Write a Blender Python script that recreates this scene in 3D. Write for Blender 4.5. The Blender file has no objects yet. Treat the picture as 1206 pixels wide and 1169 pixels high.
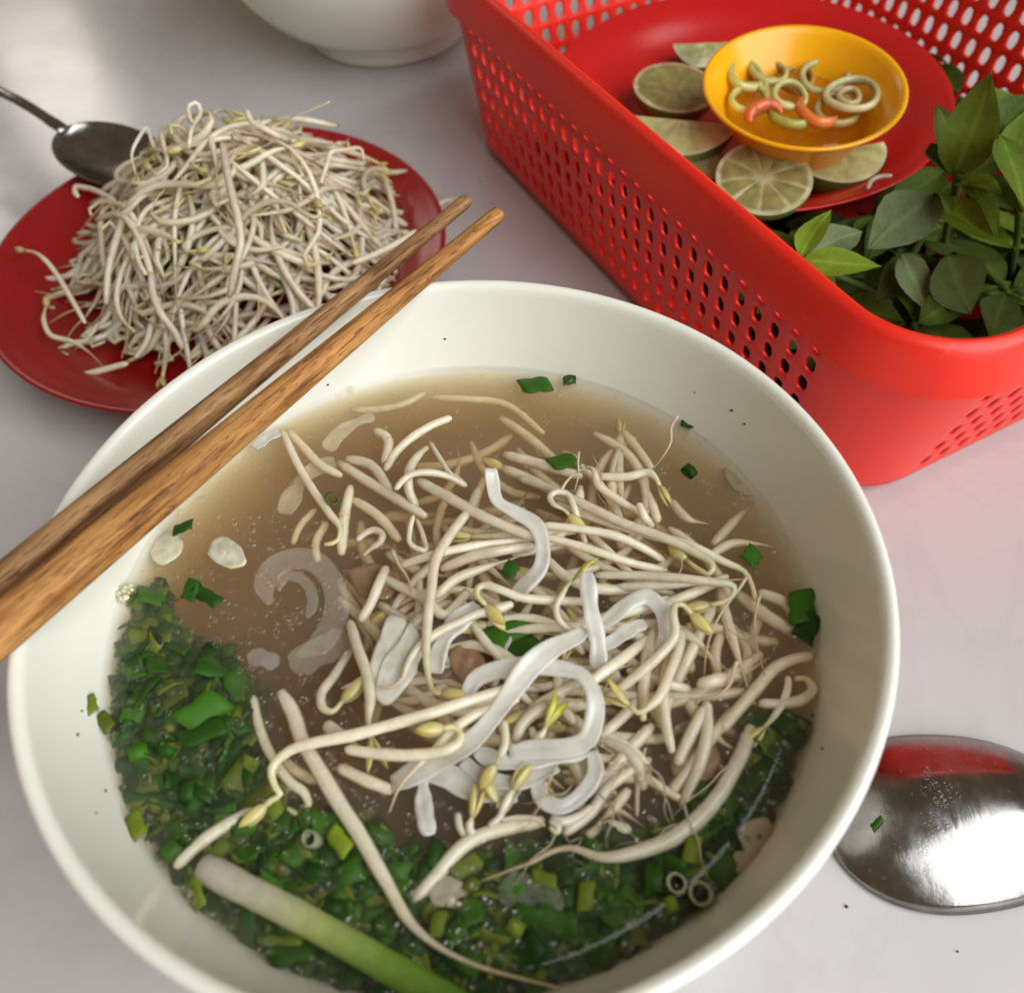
import bpy, math, random
from mathutils import Vector, Matrix, Quaternion, noise
S = bpy.context.scene
C = S.collection
R = math.radians
PI = math.pi
rnd = random.Random(11)

# ------------------------------------------------------------------ camera
PW, PH = 1206.0, 1169.0            # photograph size, used to place things along sight lines
PITCH, ROLL, FPX = 0.90190213, -0.0530316, 1100.0
CAM = Vector((0.01525698, -0.13069036, 0.27722964))
cp, sp = math.cos(PITCH), math.sin(PITCH)
FWD = Vector((0, cp, -sp))
_r, _u = Vector((1, 0, 0)), Vector((0, sp, cp))
cr, sr = math.cos(ROLL), math.sin(ROLL)
RGT = cr * _r + sr * _u
UPV = -sr * _r + cr * _u
cd = bpy.data.cameras.new('camera')
cd.sensor_fit = 'HORIZONTAL'
cd.sensor_width = 36
cd.lens = 36 * FPX / PW
cd.clip_start, cd.clip_end = 0.01, 100
cd.dof.use_dof = True
cd.dof.focus_distance = 0.285
cd.dof.aperture_fstop = 11
cam = bpy.data.objects.new('camera', cd)
C.objects.link(cam)
m = Matrix((RGT, UPV, -FWD)).transposed().to_4x4()
m.translation = CAM
cam.matrix_world = m
S.camera = cam

def at(x, y, z):
    d = (x - PW / 2) / FPX * RGT - (y - PH / 2) / FPX * UPV + FWD
    return CAM + d * ((z - CAM.z) / d.z)

# ------------------------------------------------------------------ world, lamps, exposure
w = bpy.data.worlds.new('World')
S.world = w
w.use_nodes = True
w.node_tree.nodes['Background'].inputs[0].default_value = (1.0, 0.74, 0.50, 1)
w.node_tree.nodes['Background'].inputs[1].default_value = 0.14

def area(name, loc, target, sx, sy, power, col):
    l = bpy.data.lights.new(name, 'AREA')
    l.shape = 'RECTANGLE'
    l.size, l.size_y, l.energy, l.color = sx, sy, power, col
    o = bpy.data.objects.new(name, l)
    C.objects.link(o)
    o.location = loc
    o.rotation_euler = (Vector(target) - Vector(loc)).to_track_quat('-Z', 'Y').to_euler()
    return o
area('doorway_daylight', (1.15, -0.84, 1.18), (0, 0.1, 0.05), 2.2, 2.2, 54, (0.92, 0.97, 1.0))
area('window_daylight', (-1.45, 3.0, 1.45), (-0.2, 0.4, 0), 0.30, 0.7, 2.6, (1.0, 0.9, 0.8))
area('window_daylight', (-1.95, 2.9, 1.6), (-0.2, 0.4, 0), 0.25, 0.8, 2.2, (1.0, 0.92, 0.84))
S.view_settings.view_transform = 'Standard'
S.view_settings.look = 'None'
S.view_settings.gamma = 1
S.view_settings.exposure = 0.36
cy = S.cycles
cy.use_denoising = True
try:
    cy.denoiser = 'OPENIMAGEDENOISE'
    cy.denoising_input_passes = 'RGB_ALBEDO_NORMAL'
    cy.denoising_prefilter = 'ACCURATE'
except Exception:
    pass
cy.max_bounces = 14
cy.diffuse_bounces = 8
cy.glossy_bounces = 4
cy.transmission_bounces = 6
cy.volume_bounces = 12
cy.transparent_max_bounces = 16
cy.caustics_reflective = False
cy.caustics_refractive = False
cy.sample_clamp_indirect = 6

# ------------------------------------------------------------------ materials
def mat(name):
    m = bpy.data.materials.new(name)
    m.use_nodes = True
    nt = m.node_tree
    return m, nt, nt.nodes['Principled BSDF']

def setp(b, **k):
    for a, v in k.items():
        b.inputs[a.replace('_', ' ')].default_value = v

def N(nt, t, **inp):
    n = nt.nodes.new(t)
    for k, v in inp.items():
        k2 = k.replace('_', ' ')
        if k2 in n.inputs:
            n.inputs[k2].default_value = v
        else:
            setattr(n, k, v)
    return n

def tex_noise(nt, scale, detail=4, rough=.55, coord='Object', stretch=None, dist=0.0):
    tc = nt.nodes.new('ShaderNodeTexCoord')
    src = tc.outputs[coord]
    if stretch:
        mp = nt.nodes.new('ShaderNodeMapping')
        mp.inputs['Scale'].default_value = stretch
        nt.links.new(src, mp.inputs['Vector'])
        src = mp.outputs[0]
    n = nt.nodes.new('ShaderNodeTexNoise')
    n.inputs['Scale'].default_value = scale
    n.inputs['Detail'].default_value = detail
    n.inputs['Roughness'].default_value = rough
    n.inputs['Distortion'].default_value = dist
    nt.links.new(src, n.inputs['Vector'])
    return n

def ramp(nt, src, stops):
    r = nt.nodes.new('ShaderNodeValToRGB')
    e = r.color_ramp.elements
    while len(e) < len(stops):
        e.new(0.5)
    for el, (p, c) in zip(e, stops):
        el.position = p
        el.color = (*c, 1) if len(c) == 3 else c
    nt.links.new(src, r.inputs[0])
    return r

def bump(nt, b, src, strength, dist):
    n = nt.nodes.new('ShaderNodeBump')
    n.inputs['Strength'].default_value = strength
    n.inputs['Distance'].default_value = dist
    nt.links.new(src, n.inputs['Height'])
    nt.links.new(n.outputs[0], b.inputs['Normal'])
    return n

def mix(nt, a, b, fac, blend='MIX'):
    n = nt.nodes.new('ShaderNodeMix')
    n.data_type = 'RGBA'
    n.blend_type = blend
    for s, v in ((n.inputs[6], a), (n.inputs[7], b), (n.inputs[0], fac)):
        if hasattr(v, 'is_linked') or hasattr(v, 'links'):
            nt.links.new(v, s)
        elif isinstance(v, (int, float)):
            s.default_value = v
        else:
            s.default_value = (*v, 1)
    return n.outputs[2]

def simple(name, c0, c1, scale, rough, r_var=0.0, bstr=0.0, bdist=.0005, bscale=None, **k):
    m, nt, b = mat(name)
    n = tex_noise(nt, scale)
    r = ramp(nt, n.outputs[0], [(.3, c0), (.7, c1)])
    nt.links.new(r.outputs[0], b.inputs['Base Color'])
    setp(b, Roughness=rough, **k)
    if r_var:
        n2 = tex_noise(nt, scale * 3)
        mr = N(nt, 'ShaderNodeMapRange')
        nt.links.new(n2.outputs[0], mr.inputs[0])
        mr.inputs[3].default_value = rough - r_var
        mr.inputs[4].default_value = rough + r_var
        nt.links.new(mr.outputs[0], b.inputs['Roughness'])
    if bstr:
        n3 = tex_noise(nt, bscale or scale * 6)
        bump(nt, b, n3.outputs[0], bstr, bdist)
    return m

# table: pale marble-look laminate
M_table, nt, b = mat('marble_laminate')
n1 = tex_noise(nt, 7, 6, .6, dist=1.6)
r1 = ramp(nt, n1.outputs[0], [(.46, (1, 1, 1)), (.5, (.86, .85, .86)), (.54, (1, 1, 1))])
n2 = tex_noise(nt, 3.2, 5)
r2 = ramp(nt, n2.outputs[0], [(.35, (.50, .480, .475)), (.65, (.58, .555, .555))])
col = mix(nt, r2.outputs[0], r1.outputs[0], .30, 'MULTIPLY')
n4 = tex_noise(nt, 11, 3)
r4 = ramp(nt, n4.outputs[0], [(.62, (1, 1, 1)), (.78, (.78, .76, .76))])
col = mix(nt, col, r4.outputs[0], .6, 'MULTIPLY')
nt.links.new(col, b.inputs['Base Color'])
n3 = tex_noise(nt, 26, 4)
mr = N(nt, 'ShaderNodeMapRange')
nt.links.new(n3.outputs[0], mr.inputs[0])
mr.inputs[3].default_value, mr.inputs[4].default_value = .10, .24
nt.links.new(mr.outputs[0], b.inputs['Roughness'])

M_bowl, nt, b = mat('ivory_melamine')
n1 = tex_noise(nt, 14, 4)
r1 = ramp(nt, n1.outputs[0], [(.3, (.79, .785, .68)), (.7, (.83, .825, .73))])
nt.links.new(r1.outputs[0], b.inputs['Base Color'])
setp(b, Roughness=.22, Coat_Weight=.25, Coat_Roughness=.08)
n2 = tex_noise(nt, 60, 3)
bump(nt, b, n2.outputs[0], .04, .0006)

M_basket = simple('red_basket_plastic', (.80, .020, .008), (.87, .027, .010), 25, .40, .06, .10, .0004, 220, Subsurface_Weight=.0)
def scuff(m):
    nt = m.node_tree; b = nt.nodes['Principled BSDF']
    src = b.inputs['Base Color'].links[0].from_socket
    n1 = tex_noise(nt, 38, 8, .72, dist=.8)
    r1 = ramp(nt, n1.outputs[0], [(.60, (0, 0, 0)), (.72, (.45, .45, .45))])
    n2 = tex_noise(nt, 600, 3, .7, stretch=(1, .3, 1))
    r2 = ramp(nt, n2.outputs[0], [(.5, (0, 0, 0)), (.65, (1, 1, 1))])
    f = mix(nt, r1.outputs[0], r2.outputs[0], 1.0, 'MULTIPLY')
    c = mix(nt, src, (.85, .16, .12), f)
    nt.links.new(c, b.inputs['Base Color'])
scuff(M_basket)
M_redplate = simple('red_melamine', (.25, .006, .007), (.31, .008, .009), 12, .24, .05)
M_redplate_b = simple('bright_red_melamine', (.44, .008, .008), (.52, .010, .010), 12, .24, .05)
M_yellow = simple('yellow_melamine', (.84, .37, .004), (.87, .41, .005), 18, .26, .05)
M_fringe = simple('pepper_black', (.03, .022, .015), (.07, .05, .03), 300, .7)

def wood(name, dark, mid, light):
    m, nt, b = mat(name)
    n1 = tex_noise(nt, 420, 5, .6, stretch=(.07, 1, 1), dist=.5)
    r1 = ramp(nt, n1.outputs[0], [(.32, dark), (.48, mid), (.66, light)])
    n2 = tex_noise(nt, 1100, 4, .65, stretch=(.10, 1, 1), dist=1.2)
    r2 = ramp(nt, n2.outputs[0], [(.36, (.30, .20, .13)), (.47, (1, 1, 1))])
    n5 = tex_noise(nt, 60, 3, .5, stretch=(.3, 1, 1))
    r5 = ramp(nt, n5.outputs[0], [(.35, (.74, .69, .64)), (.65, (1.12, 1.09, 1.05))])
    col = mix(nt, r1.outputs[0], r2.outputs[0], .85, 'MULTIPLY')
    col = mix(nt, col, r5.outputs[0], .9, 'MULTIPLY')
    nt.links.new(col, b.inputs['Base Color'])
    setp(b, Roughness=.62, Specular_IOR_Level=.3)
    bump(nt, b, r2.outputs[0], .5, .0004)
    return m
M_wood_a = wood('brown_wood', (.14, .062, .022), (.32, .17, .068), (.46, .27, .12))
M_wood_b = wood('orange_wood', (.19, .075, .020), (.46, .215, .062), (.60, .33, .11))

def steel(name, rough, drops=False):
    m, nt, b = mat(name)
    setp(b, Metallic=1.0, Roughness=rough)
    nd = tex_noise(nt, 70, 6, .7)
    rd = ramp(nt, nd.outputs[0], [(.3, (.22, .21, .20)), (.6, (.36, .345, .33))])
    nt.links.new(rd.outputs[0], b.inputs['Base Color'])
    n1 = tex_noise(nt, 420, 3, .6, stretch=(1, .12, 1))
    bump(nt, b, n1.outputs[0], .22, .0003)
    n2 = tex_noise(nt, 90, 5, .7)
    mr = N(nt, 'ShaderNodeMapRange')
    nt.links.new(n2.outputs[0], mr.inputs[0])
    mr.inputs[1].default_value, mr.inputs[2].default_value = .3, .75
    mr.inputs[3].default_value, mr.inputs[4].default_value = rough * .6, rough * 2.2
    nt.links.new(mr.outputs[0], b.inputs['Roughness'])
    return m
M_steel = steel('spoon_steel', .17)

def attr_mat(name, rough, sss=0.0, transl=0.0, var=.12, nscale=160, bstr=0.0, alpha=1.0, spec=.5, coat=0.0, sradius=.003, edge=None):
    """colour comes from the 'col' attribute of the mesh, with a little object and grain variation"""
    m, nt, b = mat(name)
    a = nt.nodes.new('ShaderNodeAttribute')
    a.attribute_name = 'col'
    oi = nt.nodes.new('ShaderNodeObjectInfo')
    hs = nt.nodes.new('ShaderNodeHueSaturation')
    mr = N(nt, 'ShaderNodeMapRange')
    nt.links.new(oi.outputs['Random'], mr.inputs[0])
    mr.inputs[3].default_value, mr.inputs[4].default_value = 1 - var, 1 + var
    nt.links.new(mr.outputs[0], hs.inputs['Value'])
    nt.links.new(a.outputs[0], hs.inputs['Color'])
    n = tex_noise(nt, nscale, 3)
    r = ramp(nt, n.outputs[0], [(.3, (.82, .80, .76)), (.62, (1.04, 1.04, 1.04))])
    col = mix(nt, hs.outputs[0], r.outputs[0], .8, 'MULTIPLY')
    nt.links.new(col, b.inputs['Base Color'])
    setp(b, Roughness=rough, Subsurface_Weight=sss, Subsurface_Radius=(1, .8, .55), Subsurface_Scale=sradius, Alpha=alpha,
         Specular_IOR_Level=spec, Coat_Weight=coat, Coat_Roughness=.1)
    if edge is not None:            # thin edges let light and background through
        lw = nt.nodes.new('ShaderNodeLayerWeight')
        lw.inputs[0].default_value = .42
        er = ramp(nt, lw.outputs['Facing'], [(.25, (alpha,) * 3), (.92, (edge,) * 3)])
        nt.links.new(er.outputs[0], b.inputs['Alpha'])
    if bstr:
        n3 = tex_noise(nt, nscale * 4, 3)
        bump(nt, b, n3.outputs[0], bstr, .0004)
    if transl:
        t = nt.nodes.new('ShaderNodeBsdfTranslucent')
        nt.links.new(col, t.inputs[0])
        ms = nt.nodes.new('ShaderNodeMixShader')
        ms.inputs[0].default_value = transl
        out = nt.nodes['Material Output']
        nt.links.new(b.outputs[0], ms.inputs[1])
        nt.links.new(t.outputs[0], ms.inputs[2])
        nt.links.new(ms.outputs[0], out.inputs[0])
    return m
M_sprout = attr_mat('sprout_flesh', .34, sss=.55, var=.16, nscale=320, coat=.6, sradius=.0035, edge=.66, alpha=.97, transl=.20, bstr=.15)
M_noodle = attr_mat('rice_noodle_flesh', .2, sss=.4, var=.05, nscale=140, coat=.6, sradius=.004, alpha=.66, edge=.40)
M_onion = attr_mat('onion_flesh', .25, var=.05, nscale=200, alpha=.11, coat=.5)
M_green = attr_mat('scallion_green', .5, transl=.25, var=.45, nscale=260, spec=.25)
M_leaf = attr_mat('basil_leaf', .58, transl=.33, var=.25, nscale=180, bstr=.25, spec=.22)
M_meat = attr_mat('beef_slice', .45, var=.08, nscale=110, bstr=.5)
M_chili = attr_mat('pickled_chili', .3, sss=.35, var=.08, nscale=300, coat=.2, alpha=.95, edge=.6)
M_lime = attr_mat('lime_flesh', .28, sss=.2, var=.06, nscale=260, bstr=.25, coat=.3)

# broth: clear wet surface over a cloudy brown volume
def wet_surface(nt, out, ior=1.33, bumpsrc=None, bstr=.2, bdist=.0006, tint=(1, 1, 1), grough=.04):
    tr = nt.nodes.new('ShaderNodeBsdfTransparent')
    tr.inputs[0].default_value = (*tint, 1)
    gl = nt.nodes.new('ShaderNodeBsdfGlossy')
    gl.inputs['Roughness'].default_value = grough
    fr = nt.nodes.new('ShaderNodeFresnel')
    fr.inputs[0].default_value = ior
    ms = nt.nodes.new('ShaderNodeMixShader')
    geo = nt.nodes.new('ShaderNodeNewGeometry')
    inv = N(nt, 'ShaderNodeMath', operation='SUBTRACT')
    inv.inputs[0].default_value = 1.0
    nt.links.new(geo.outputs['Backfacing'], inv.inputs[1])
    mul = N(nt, 'ShaderNodeMath', operation='MULTIPLY')
    nt.links.new(fr.outputs[0], mul.inputs[0])
    nt.links.new(inv.outputs[0], mul.inputs[1])
    nt.links.new(mul.outputs[0], ms.inputs[0])
    nt.links.new(tr.outputs[0], ms.inputs[1])
    nt.links.new(gl.outputs[0], ms.inputs[2])
    nt.links.new(ms.outputs[0], out.inputs['Surface'])
    if bumpsrc:
        bn = nt.nodes.new('ShaderNodeBump')
        bn.inputs['Strength'].default_value = bstr
        bn.inputs['Distance'].default_value = bdist
        nt.links.new(bumpsrc, bn.inputs['Height'])
        nt.links.new(bn.outputs[0], gl.inputs['Normal'])
        nt.links.new(bn.outputs[0], fr.inputs['Normal'])
M_broth, nt, b = mat('broth')
nt.nodes.remove(b)
out = nt.nodes['Material Output']
n1 = tex_noise(nt, 700, 3, .6)
wet_surface(nt, out, 1.33, n1.outputs[0], .12, .0004)
vs = nt.nodes.new('ShaderNodeVolumeScatter')
vs.inputs['Color'].default_value = (1.0, 1.0, 1.0, 1)
vs.inputs['Density'].default_value = 58
vs.inputs['Anisotropy'].default_value = .45
va = nt.nodes.new('ShaderNodeVolumeAbsorption')
va.inputs['Color'].default_value = (.77, .585, .17, 1)
va.inputs['Density'].default_value = 68
ad = nt.nodes.new('ShaderNodeAddShader')
nt.links.new(vs.outputs[0], ad.inputs[0])
nt.links.new(va.outputs[0], ad.inputs[1])
nt.links.new(ad.outputs[0], out.inputs['Volume'])
M_droplet, nt, b = mat('oil_film')
nt.nodes.remove(b)
wet_surface(nt, nt.nodes['Material Output'], 1.85, tint=(.99, .97, .92), grough=.10)
M_vinegar, nt, b = mat('vinegar')
nt.nodes.remove(b)
n1 = tex_noise(nt, 200, 2)
wet_surface(nt, nt.nodes['Material Output'], 1.36, n1.outputs[0], .1, .0004, tint=(.985, .94, .82))
M_water, nt, b = mat('water_drop')
nt.nodes.remove(b)
wet_surface(nt, nt.nodes['Material Output'], 1.4, tint=(.96, .96, .96))

# ------------------------------------------------------------------ builders
def mkmesh(name, vs, fs, m, cols=None, smooth=True):
    me = bpy.data.meshes.new(name)
    me.from_pydata([tuple(v) for v in vs], [], fs)
    if cols is not None:
        a = me.attributes.new('col', 'FLOAT_COLOR', 'POINT')
        flat = []
        for c in cols:
            flat += [c[0], c[1], c[2], 1.0]
        a.data.foreach_set('color', flat)
    if smooth:
        me.polygons.foreach_set('use_smooth', [True] * len(me.polygons))
    me.materials.append(m)
    me.update()
    return me

def link(name, me, parent=None, loc=None, rot=None):
    o = bpy.data.objects.new(name, me)
    C.objects.link(o)
    if parent:
        o.parent = parent
    if loc is not None:
        o.location = loc
    if rot is not None:
        o.rotation_mode = 'QUATERNION'
        o.rotation_quaternion = rot
    return o

def tag(o, label, cat, group=None, kind=None):
    if label: o['label'] = label
    if cat: o['category'] = cat
    if group: o['group'] = group
    if kind: o['kind'] = kind
    return o

def empty(name, label, cat, loc=(0, 0, 0), group=None):
    o = bpy.data.objects.new(name, None)
    o.empty_display_size = .01
    C.objects.link(o)
    o.location = loc
    return tag(o, label, cat, group)

def catmull(pts, n):
    P = [Vector(p) for p in pts]
    if len(P) == 2:
        P = [P[0], P[0].lerp(P[1], .5), P[1]]
    L = [0.0]
    for i in range(1, len(P)):
        L.append(L[-1] + (P[i] - P[i - 1]).length)
    out = []
    for k in range(n):
        s = L[-1] * k / (n - 1)
        i = 0
        while i < len(P) - 2 and L[i + 1] < s:
            i += 1
        t = (s - L[i]) / max(1e-9, L[i + 1] - L[i])
        p1, p2 = P[i], P[i + 1]
        p0 = P[i - 1] if i > 0 else p1 * 2 - p2
        p3 = P[i + 2] if i + 2 < len(P) else p2 * 2 - p1
        # centripetal-ish tangents by neighbouring lengths
        d1 = max((p1 - p0).length, 1e-6); d2 = max((p2 - p1).length, 1e-6); d3 = max((p3 - p2).length, 1e-6)
        m1 = ((p2 - p1) / d2 * d1 + (p1 - p0) / d1 * d2) / (d1 + d2) * d2
        m2 = ((p3 - p2) / d3 * d2 + (p2 - p1) / d2 * d3) / (d2 + d3) * d2
        t2, t3 = t * t, t * t * t
        out.append((2 * t3 - 3 * t2 + 1) * p1 + (t3 - 2 * t2 + t) * m1 + (-2 * t3 + 3 * t2) * p2 + (t3 - t2) * m2)
    return out

def frames(pts):
    T = []
    for i in range(len(pts)):
        a, b_ = pts[max(0, i - 1)], pts[min(len(pts) - 1, i + 1)]
        d = b_ - a
        T.append(d.normalized() if d.length > 1e-9 else Vector((1, 0, 0)))
    up = Vector((0, 0, 1)) if abs(T[0].z) < .9 else Vector((1, 0, 0))
    nrm = (up - T[0] * up.dot(T[0])).normalized()
    out = []
    for i in range(len(pts)):
        if i:
            nrm = (nrm - T[i] * nrm.dot(T[i]))
            nrm = nrm.normalized() if nrm.length > 1e-6 else Vector((0, 0, 1))
        out.append((T[i], nrm, T[i].cross(nrm)))
    return out

def interp(prof, t):
    for (a, va), (b_, vb) in zip(prof, prof[1:]):
        if t <= b_:
            k = (t - a) / max(1e-9, b_ - a)
            k = max(0, min(1, k))
            if isinstance(va, (int, float)):
                return va + (vb - va) * k
            return tuple(x + (y - x) * k for x, y in zip(va, vb))
    return prof[-1][1]

def tube(pts, rad, seg=8, n=16, cfun=None, sq=1.0):
    """pts control points, rad: function of t -> radius; closed caps. returns verts, faces, cols"""
    P = catmull(pts, n)
    F = frames(P)
    vs, cs, fs = [], [], []
    for i, (p, (T, a, b_)) in enumerate(zip(P, F)):
        t = i / (n - 1)
        r = rad(t) * (1 + .10 * noise.noise(Vector((t * 5, p.x * 120, p.y * 120))))
        for k in range(seg):
            an = 2 * PI * k / seg
            vs.append(p + a * (r * math.cos(an) * sq) + b_ * (r * math.sin(an)))
            cs.append(cfun(t) if cfun else (1, 1, 1))
    for i in range(n - 1):
        for k in range(seg):
            k2 = (k + 1) % seg
            fs.append((i * seg + k, i * seg + k2, (i + 1) * seg + k2, (i + 1) * seg + k))
    for ring, T, sgn in ((0, F[0][0], -1), (n - 1, F[-1][0], 1)):
        c = P[ring] + T * (sgn * rad(0 if ring == 0 else 1) * .6)
        vs.append(c); cs.append(cs[ring * seg])
        ci = len(vs) - 1
        for k in range(seg):
            k2 = (k + 1) % seg
            q = (ring * seg + k, ring * seg + k2, ci)
            fs.append(q if ring else q[::-1])
    return vs, fs, cs

def ribbon(pts, hw, ht, n=22, twist=lambda t: 0.0, cfun=None, seg=12, wob=.12, seed=0, taper=(.72, 4), crease=0.0):
    P = catmull(pts, n)
    vs, cs, fs = [], [], []
    prev = None
    for i, p in enumerate(P):
        T = (P[min(n - 1, i + 1)] - P[max(0, i - 1)]).normalized()
        side = T.cross(Vector((0, 0, 1)))
        side = side.normalized() if side.length > 1e-4 else (prev or Vector((1, 0, 0)))
        if prev and side.dot(prev) < 0 and side.dot(prev) < -.5:
            side = -side
        prev = side
        t = i / (n - 1)
        q = Quaternion(T, twist(t))
        s = q @ side
        u_ = s.cross(T).normalized()
        w_ = hw * (1 + wob * noise.noise(Vector((t * 4, seed, 1.3)))) * min(1, taper[0] + taper[1] * min(t, 1 - t))
        for k in range(seg):
            an = 2 * PI * k / seg
            c, s_ = math.cos(an), math.sin(an)
            x = math.copysign(abs(c) ** .85, c)
            y = math.copysign(abs(s_) ** .8, s_)
            cup = ht * .5 * noise.noise(Vector((t * 5, seed + 4, x))) + ht * crease * (abs(x) ** 1.5 - .5) * (1 + noise.noise(Vector((t * 4, seed + 8, 0)))) + ht * crease * .35 * math.cos(x * 7 + seed)
            vs.append(p + s * (w_ * x) + u_ * (ht * y + cup))
            cs.append(cfun(t) if cfun else (1, 1, 1))
    for i in range(n - 1):
        for k in range(seg):
            k2 = (k + 1) % seg
            fs.append((i * seg + k, i * seg + k2, (i + 1) * seg + k2, (i + 1) * seg + k))
    fs.append(tuple(range(seg))[::-1])
    fs.append(tuple((n - 1) * seg + k for k in range(seg)))
    return vs, fs, cs

def lathe(profile, seg=96, cfun=None):
    """profile of (r, z); r = 0 closes the ring to a point"""
    vs, fs = [], []
    rings = []
    for r, z in profile:
        if r < 1e-6:
            rings.append([len(vs)]); vs.append(Vector((0, 0, z)))
        else:
            ids = []
            for k in range(seg):
                a = 2 * PI * k / seg
                ids.append(len(vs)); vs.append(Vector((r * math.cos(a), r * math.sin(a), z)))
            rings.append(ids)
    for A, B in zip(rings, rings[1:]):
        for k in range(seg):
            k2 = (k + 1) % seg
            if len(A) == 1 and len(B) == 1: continue
            if len(A) == 1: fs.append((A[0], B[k2], B[k]))
            elif len(B) == 1: fs.append((A[k], A[k2], B[0]))
            else: fs.append((A[k], A[k2], B[k2], B[k]))
    return vs, fs

def smooth_profile(pts, n):
    return [(max(0, p.x), p.z) for p in catmull([Vector((r, 0, z)) for r, z in pts], n)]

def off(vs, o):
    return [Vector(v) - o for v in vs]

# ------------------------------------------------------------------ table
def box_bevel(x0, x1, y0, y1, z0, z1, m, name):
    import bmesh
    bm = bmesh.new()
    bmesh.ops.create_cube(bm, size=1)
    for v in bm.verts:
        v.co = Vector(((x0 + x1) / 2 + v.co.x * (x1 - x0), (y0 + y1) / 2 + v.co.y * (y1 - y0), (z0 + z1) / 2 + v.co.z * (z1 - z0)))
    bmesh.ops.bevel(bm, geom=[e for e in bm.edges], offset=.004, segments=3, affect='EDGES')
    me = bpy.data.meshes.new(name)
    bm.to_mesh(me); bm.free()
    me.materials.append(m)
    return me
tb = link('table_top', box_bevel(-.75, .85, -.55, 1.0, -.03, 0, M_table, 'table_top'))
tag(tb, 'pale marble-look table top that everything stands on', 'table')

# ------------------------------------------------------------------ bowls
ZS = 0.064      # broth level
OUT = [(.0445, .0035), (.0458, .0010), (.0475, .0004), (.0490, .0010), (.0500, .0030)] + smooth_profile([(.0503, .0090), (.056, .0130), (.068, .0195), (.083, .0345), (.0945, .055), (.1005, .076), (.1035, .086)], 24)
RIM = [(.1045, .0875), (.1050, .0888), (.1048, .0898), (.1040, .0905), (.1030, .0905), (.1021, .0900), (.1014, .0890)]
INN = smooth_profile([(.1010, .0875), (.0985, .0775), (.0937, .0640), (.086, .048), (.074, .030), (.056, .0165), (.035, .011), (.012, .0098), (.0, .0097)], 30)
PROF = [(0, .006), (.020, .006), (.040, .0058)] + OUT + RIM + INN
bowl_me = mkmesh('bowl', *lathe(PROF, 128), M_bowl)
bowl = empty('soup_bowl', 'large ivory soup bowl filled with noodle soup, two chopsticks across its rim', 'bowl')
link('bowl_body', bowl_me, bowl)
bowl2 = empty('soup_bowl', 'plain white bowl at the far edge of the photo, only its foot in view', 'bowl', (-.047, .468, 0))
link('bowl_body', bowl_me, bowl2)

# broth, a closed body just inside the wall of the bowl
inn = [(r, z) for r, z in INN if z < ZS - .0005]
bp = [(0, ZS), (.03, ZS), (.06, ZS), (.085, ZS), (.0941, ZS)] + [(max(0, r + .0006), z - .0003) for r, z in inn]
bp[-1] = (0, bp[-1][1])
br = link('broth', mkmesh('broth', *lathe(bp[::-1], 128), M_broth))
tag(br, 'cloudy brown broth filling the large ivory soup bowl', 'broth')

# ------------------------------------------------------------------ sprouts
CW, CN, CT = (.89, .80, .62), (.80, .70, .34), (.55, .38, .19)
def sprout_fun(prof, r):
    if prof == 'nb':   # neck at the bean end, blunt other end
        rr = [(0, .50), (.10, .55), (.26, .95), (.7, 1.0), (.97, .85), (1, .6)]
        cc = [(0, CN), (.16, (.79, .73, .48)), (.3, CW), (1, CW)]
    elif prof == 'nt':
        rr = [(0, .50), (.08, .52), (.2, .95), (.5, 1.0), (.66, .75), (.76, .38), (1, .16)]
        cc = [(0, CN), (.13, (.79, .73, .48)), (.26, CW), (.62, CW), (.8, (.68, .55, .37)), (1, CT)]
    elif prof == 'bt':
        rr = [(0, .7), (.04, 1.0), (.45, 1.0), (.62, .7), (.74, .36), (1, .15)]
        cc = [(0, CW), (.55, CW), (.78, (.68, .55, .37)), (1, CT)]
    elif prof == 'root':
        rr = [(0, .9), (.3, .75), (1, .3)]
        cc = [(0, (.74, .63, .44)), (1, CT)]
    else:              # blunt at both ends
        rr = [(0, .6), (.04, .9), (.5, 1.0), (.96, .9), (1, .6)]
        cc = [(0, CW), (1, CW)]
    r *= .84
    return (lambda t: r * interp(rr, t)), (lambda t: interp(cc, t))

def bean_mesh(name, spread, L=.0072, W=.0036, T=.0026):
    """two long seed leaves that part by an angle, seen as a small yellow split bean; stalk end at the origin, axis +x"""
    vs, fs, cs = [], [], []
    for sgn in (-1, 1):
        base = len(vs)
        nu, nv = 9, 8
        for i in range(nu + 1):
            t = i / nu
            pr = math.sin(PI * (t ** .85)) ** .7 if 0 < t < 1 else 0.0
            x = L * t
            for k in range(nv):
                an = 2 * PI * k / nv
                y = math.cos(an) * W * .5 * pr
                z = math.sin(an) * T * .5 * pr * (1.0 if math.sin(an) * sgn > 0 else .25)
                p = Vector((x, y, z + sgn * .00012))
                p.z += sgn * x * math.tan(spread) * (.4 + .6 * t) - sgn * spread * .0
                vs.append(p)
                cs.append(interp([(0, (.68, .62, .32)), (.35, (.76, .65, .27)), (.8, (.74, .60, .20)), (1, (.56, .48, .12))], t))
        for i in range(nu):
            for k in range(nv):
                k2 = (k + 1) % nv
                fs.append((base + i * nv + k, base + i * nv + k2, base + (i + 1) * nv + k2, base + (i + 1) * nv + k))
    return mkmesh(name, vs, fs, M_sprout, cs)
BEAN = {'c': bean_mesh('bean_head', .06), 'o': bean_mesh('bean_head', .30, .0085, .0034, .002), 'h': bean_mesh('bean_head', .15, .0078, .0033, .0022)}
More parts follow.
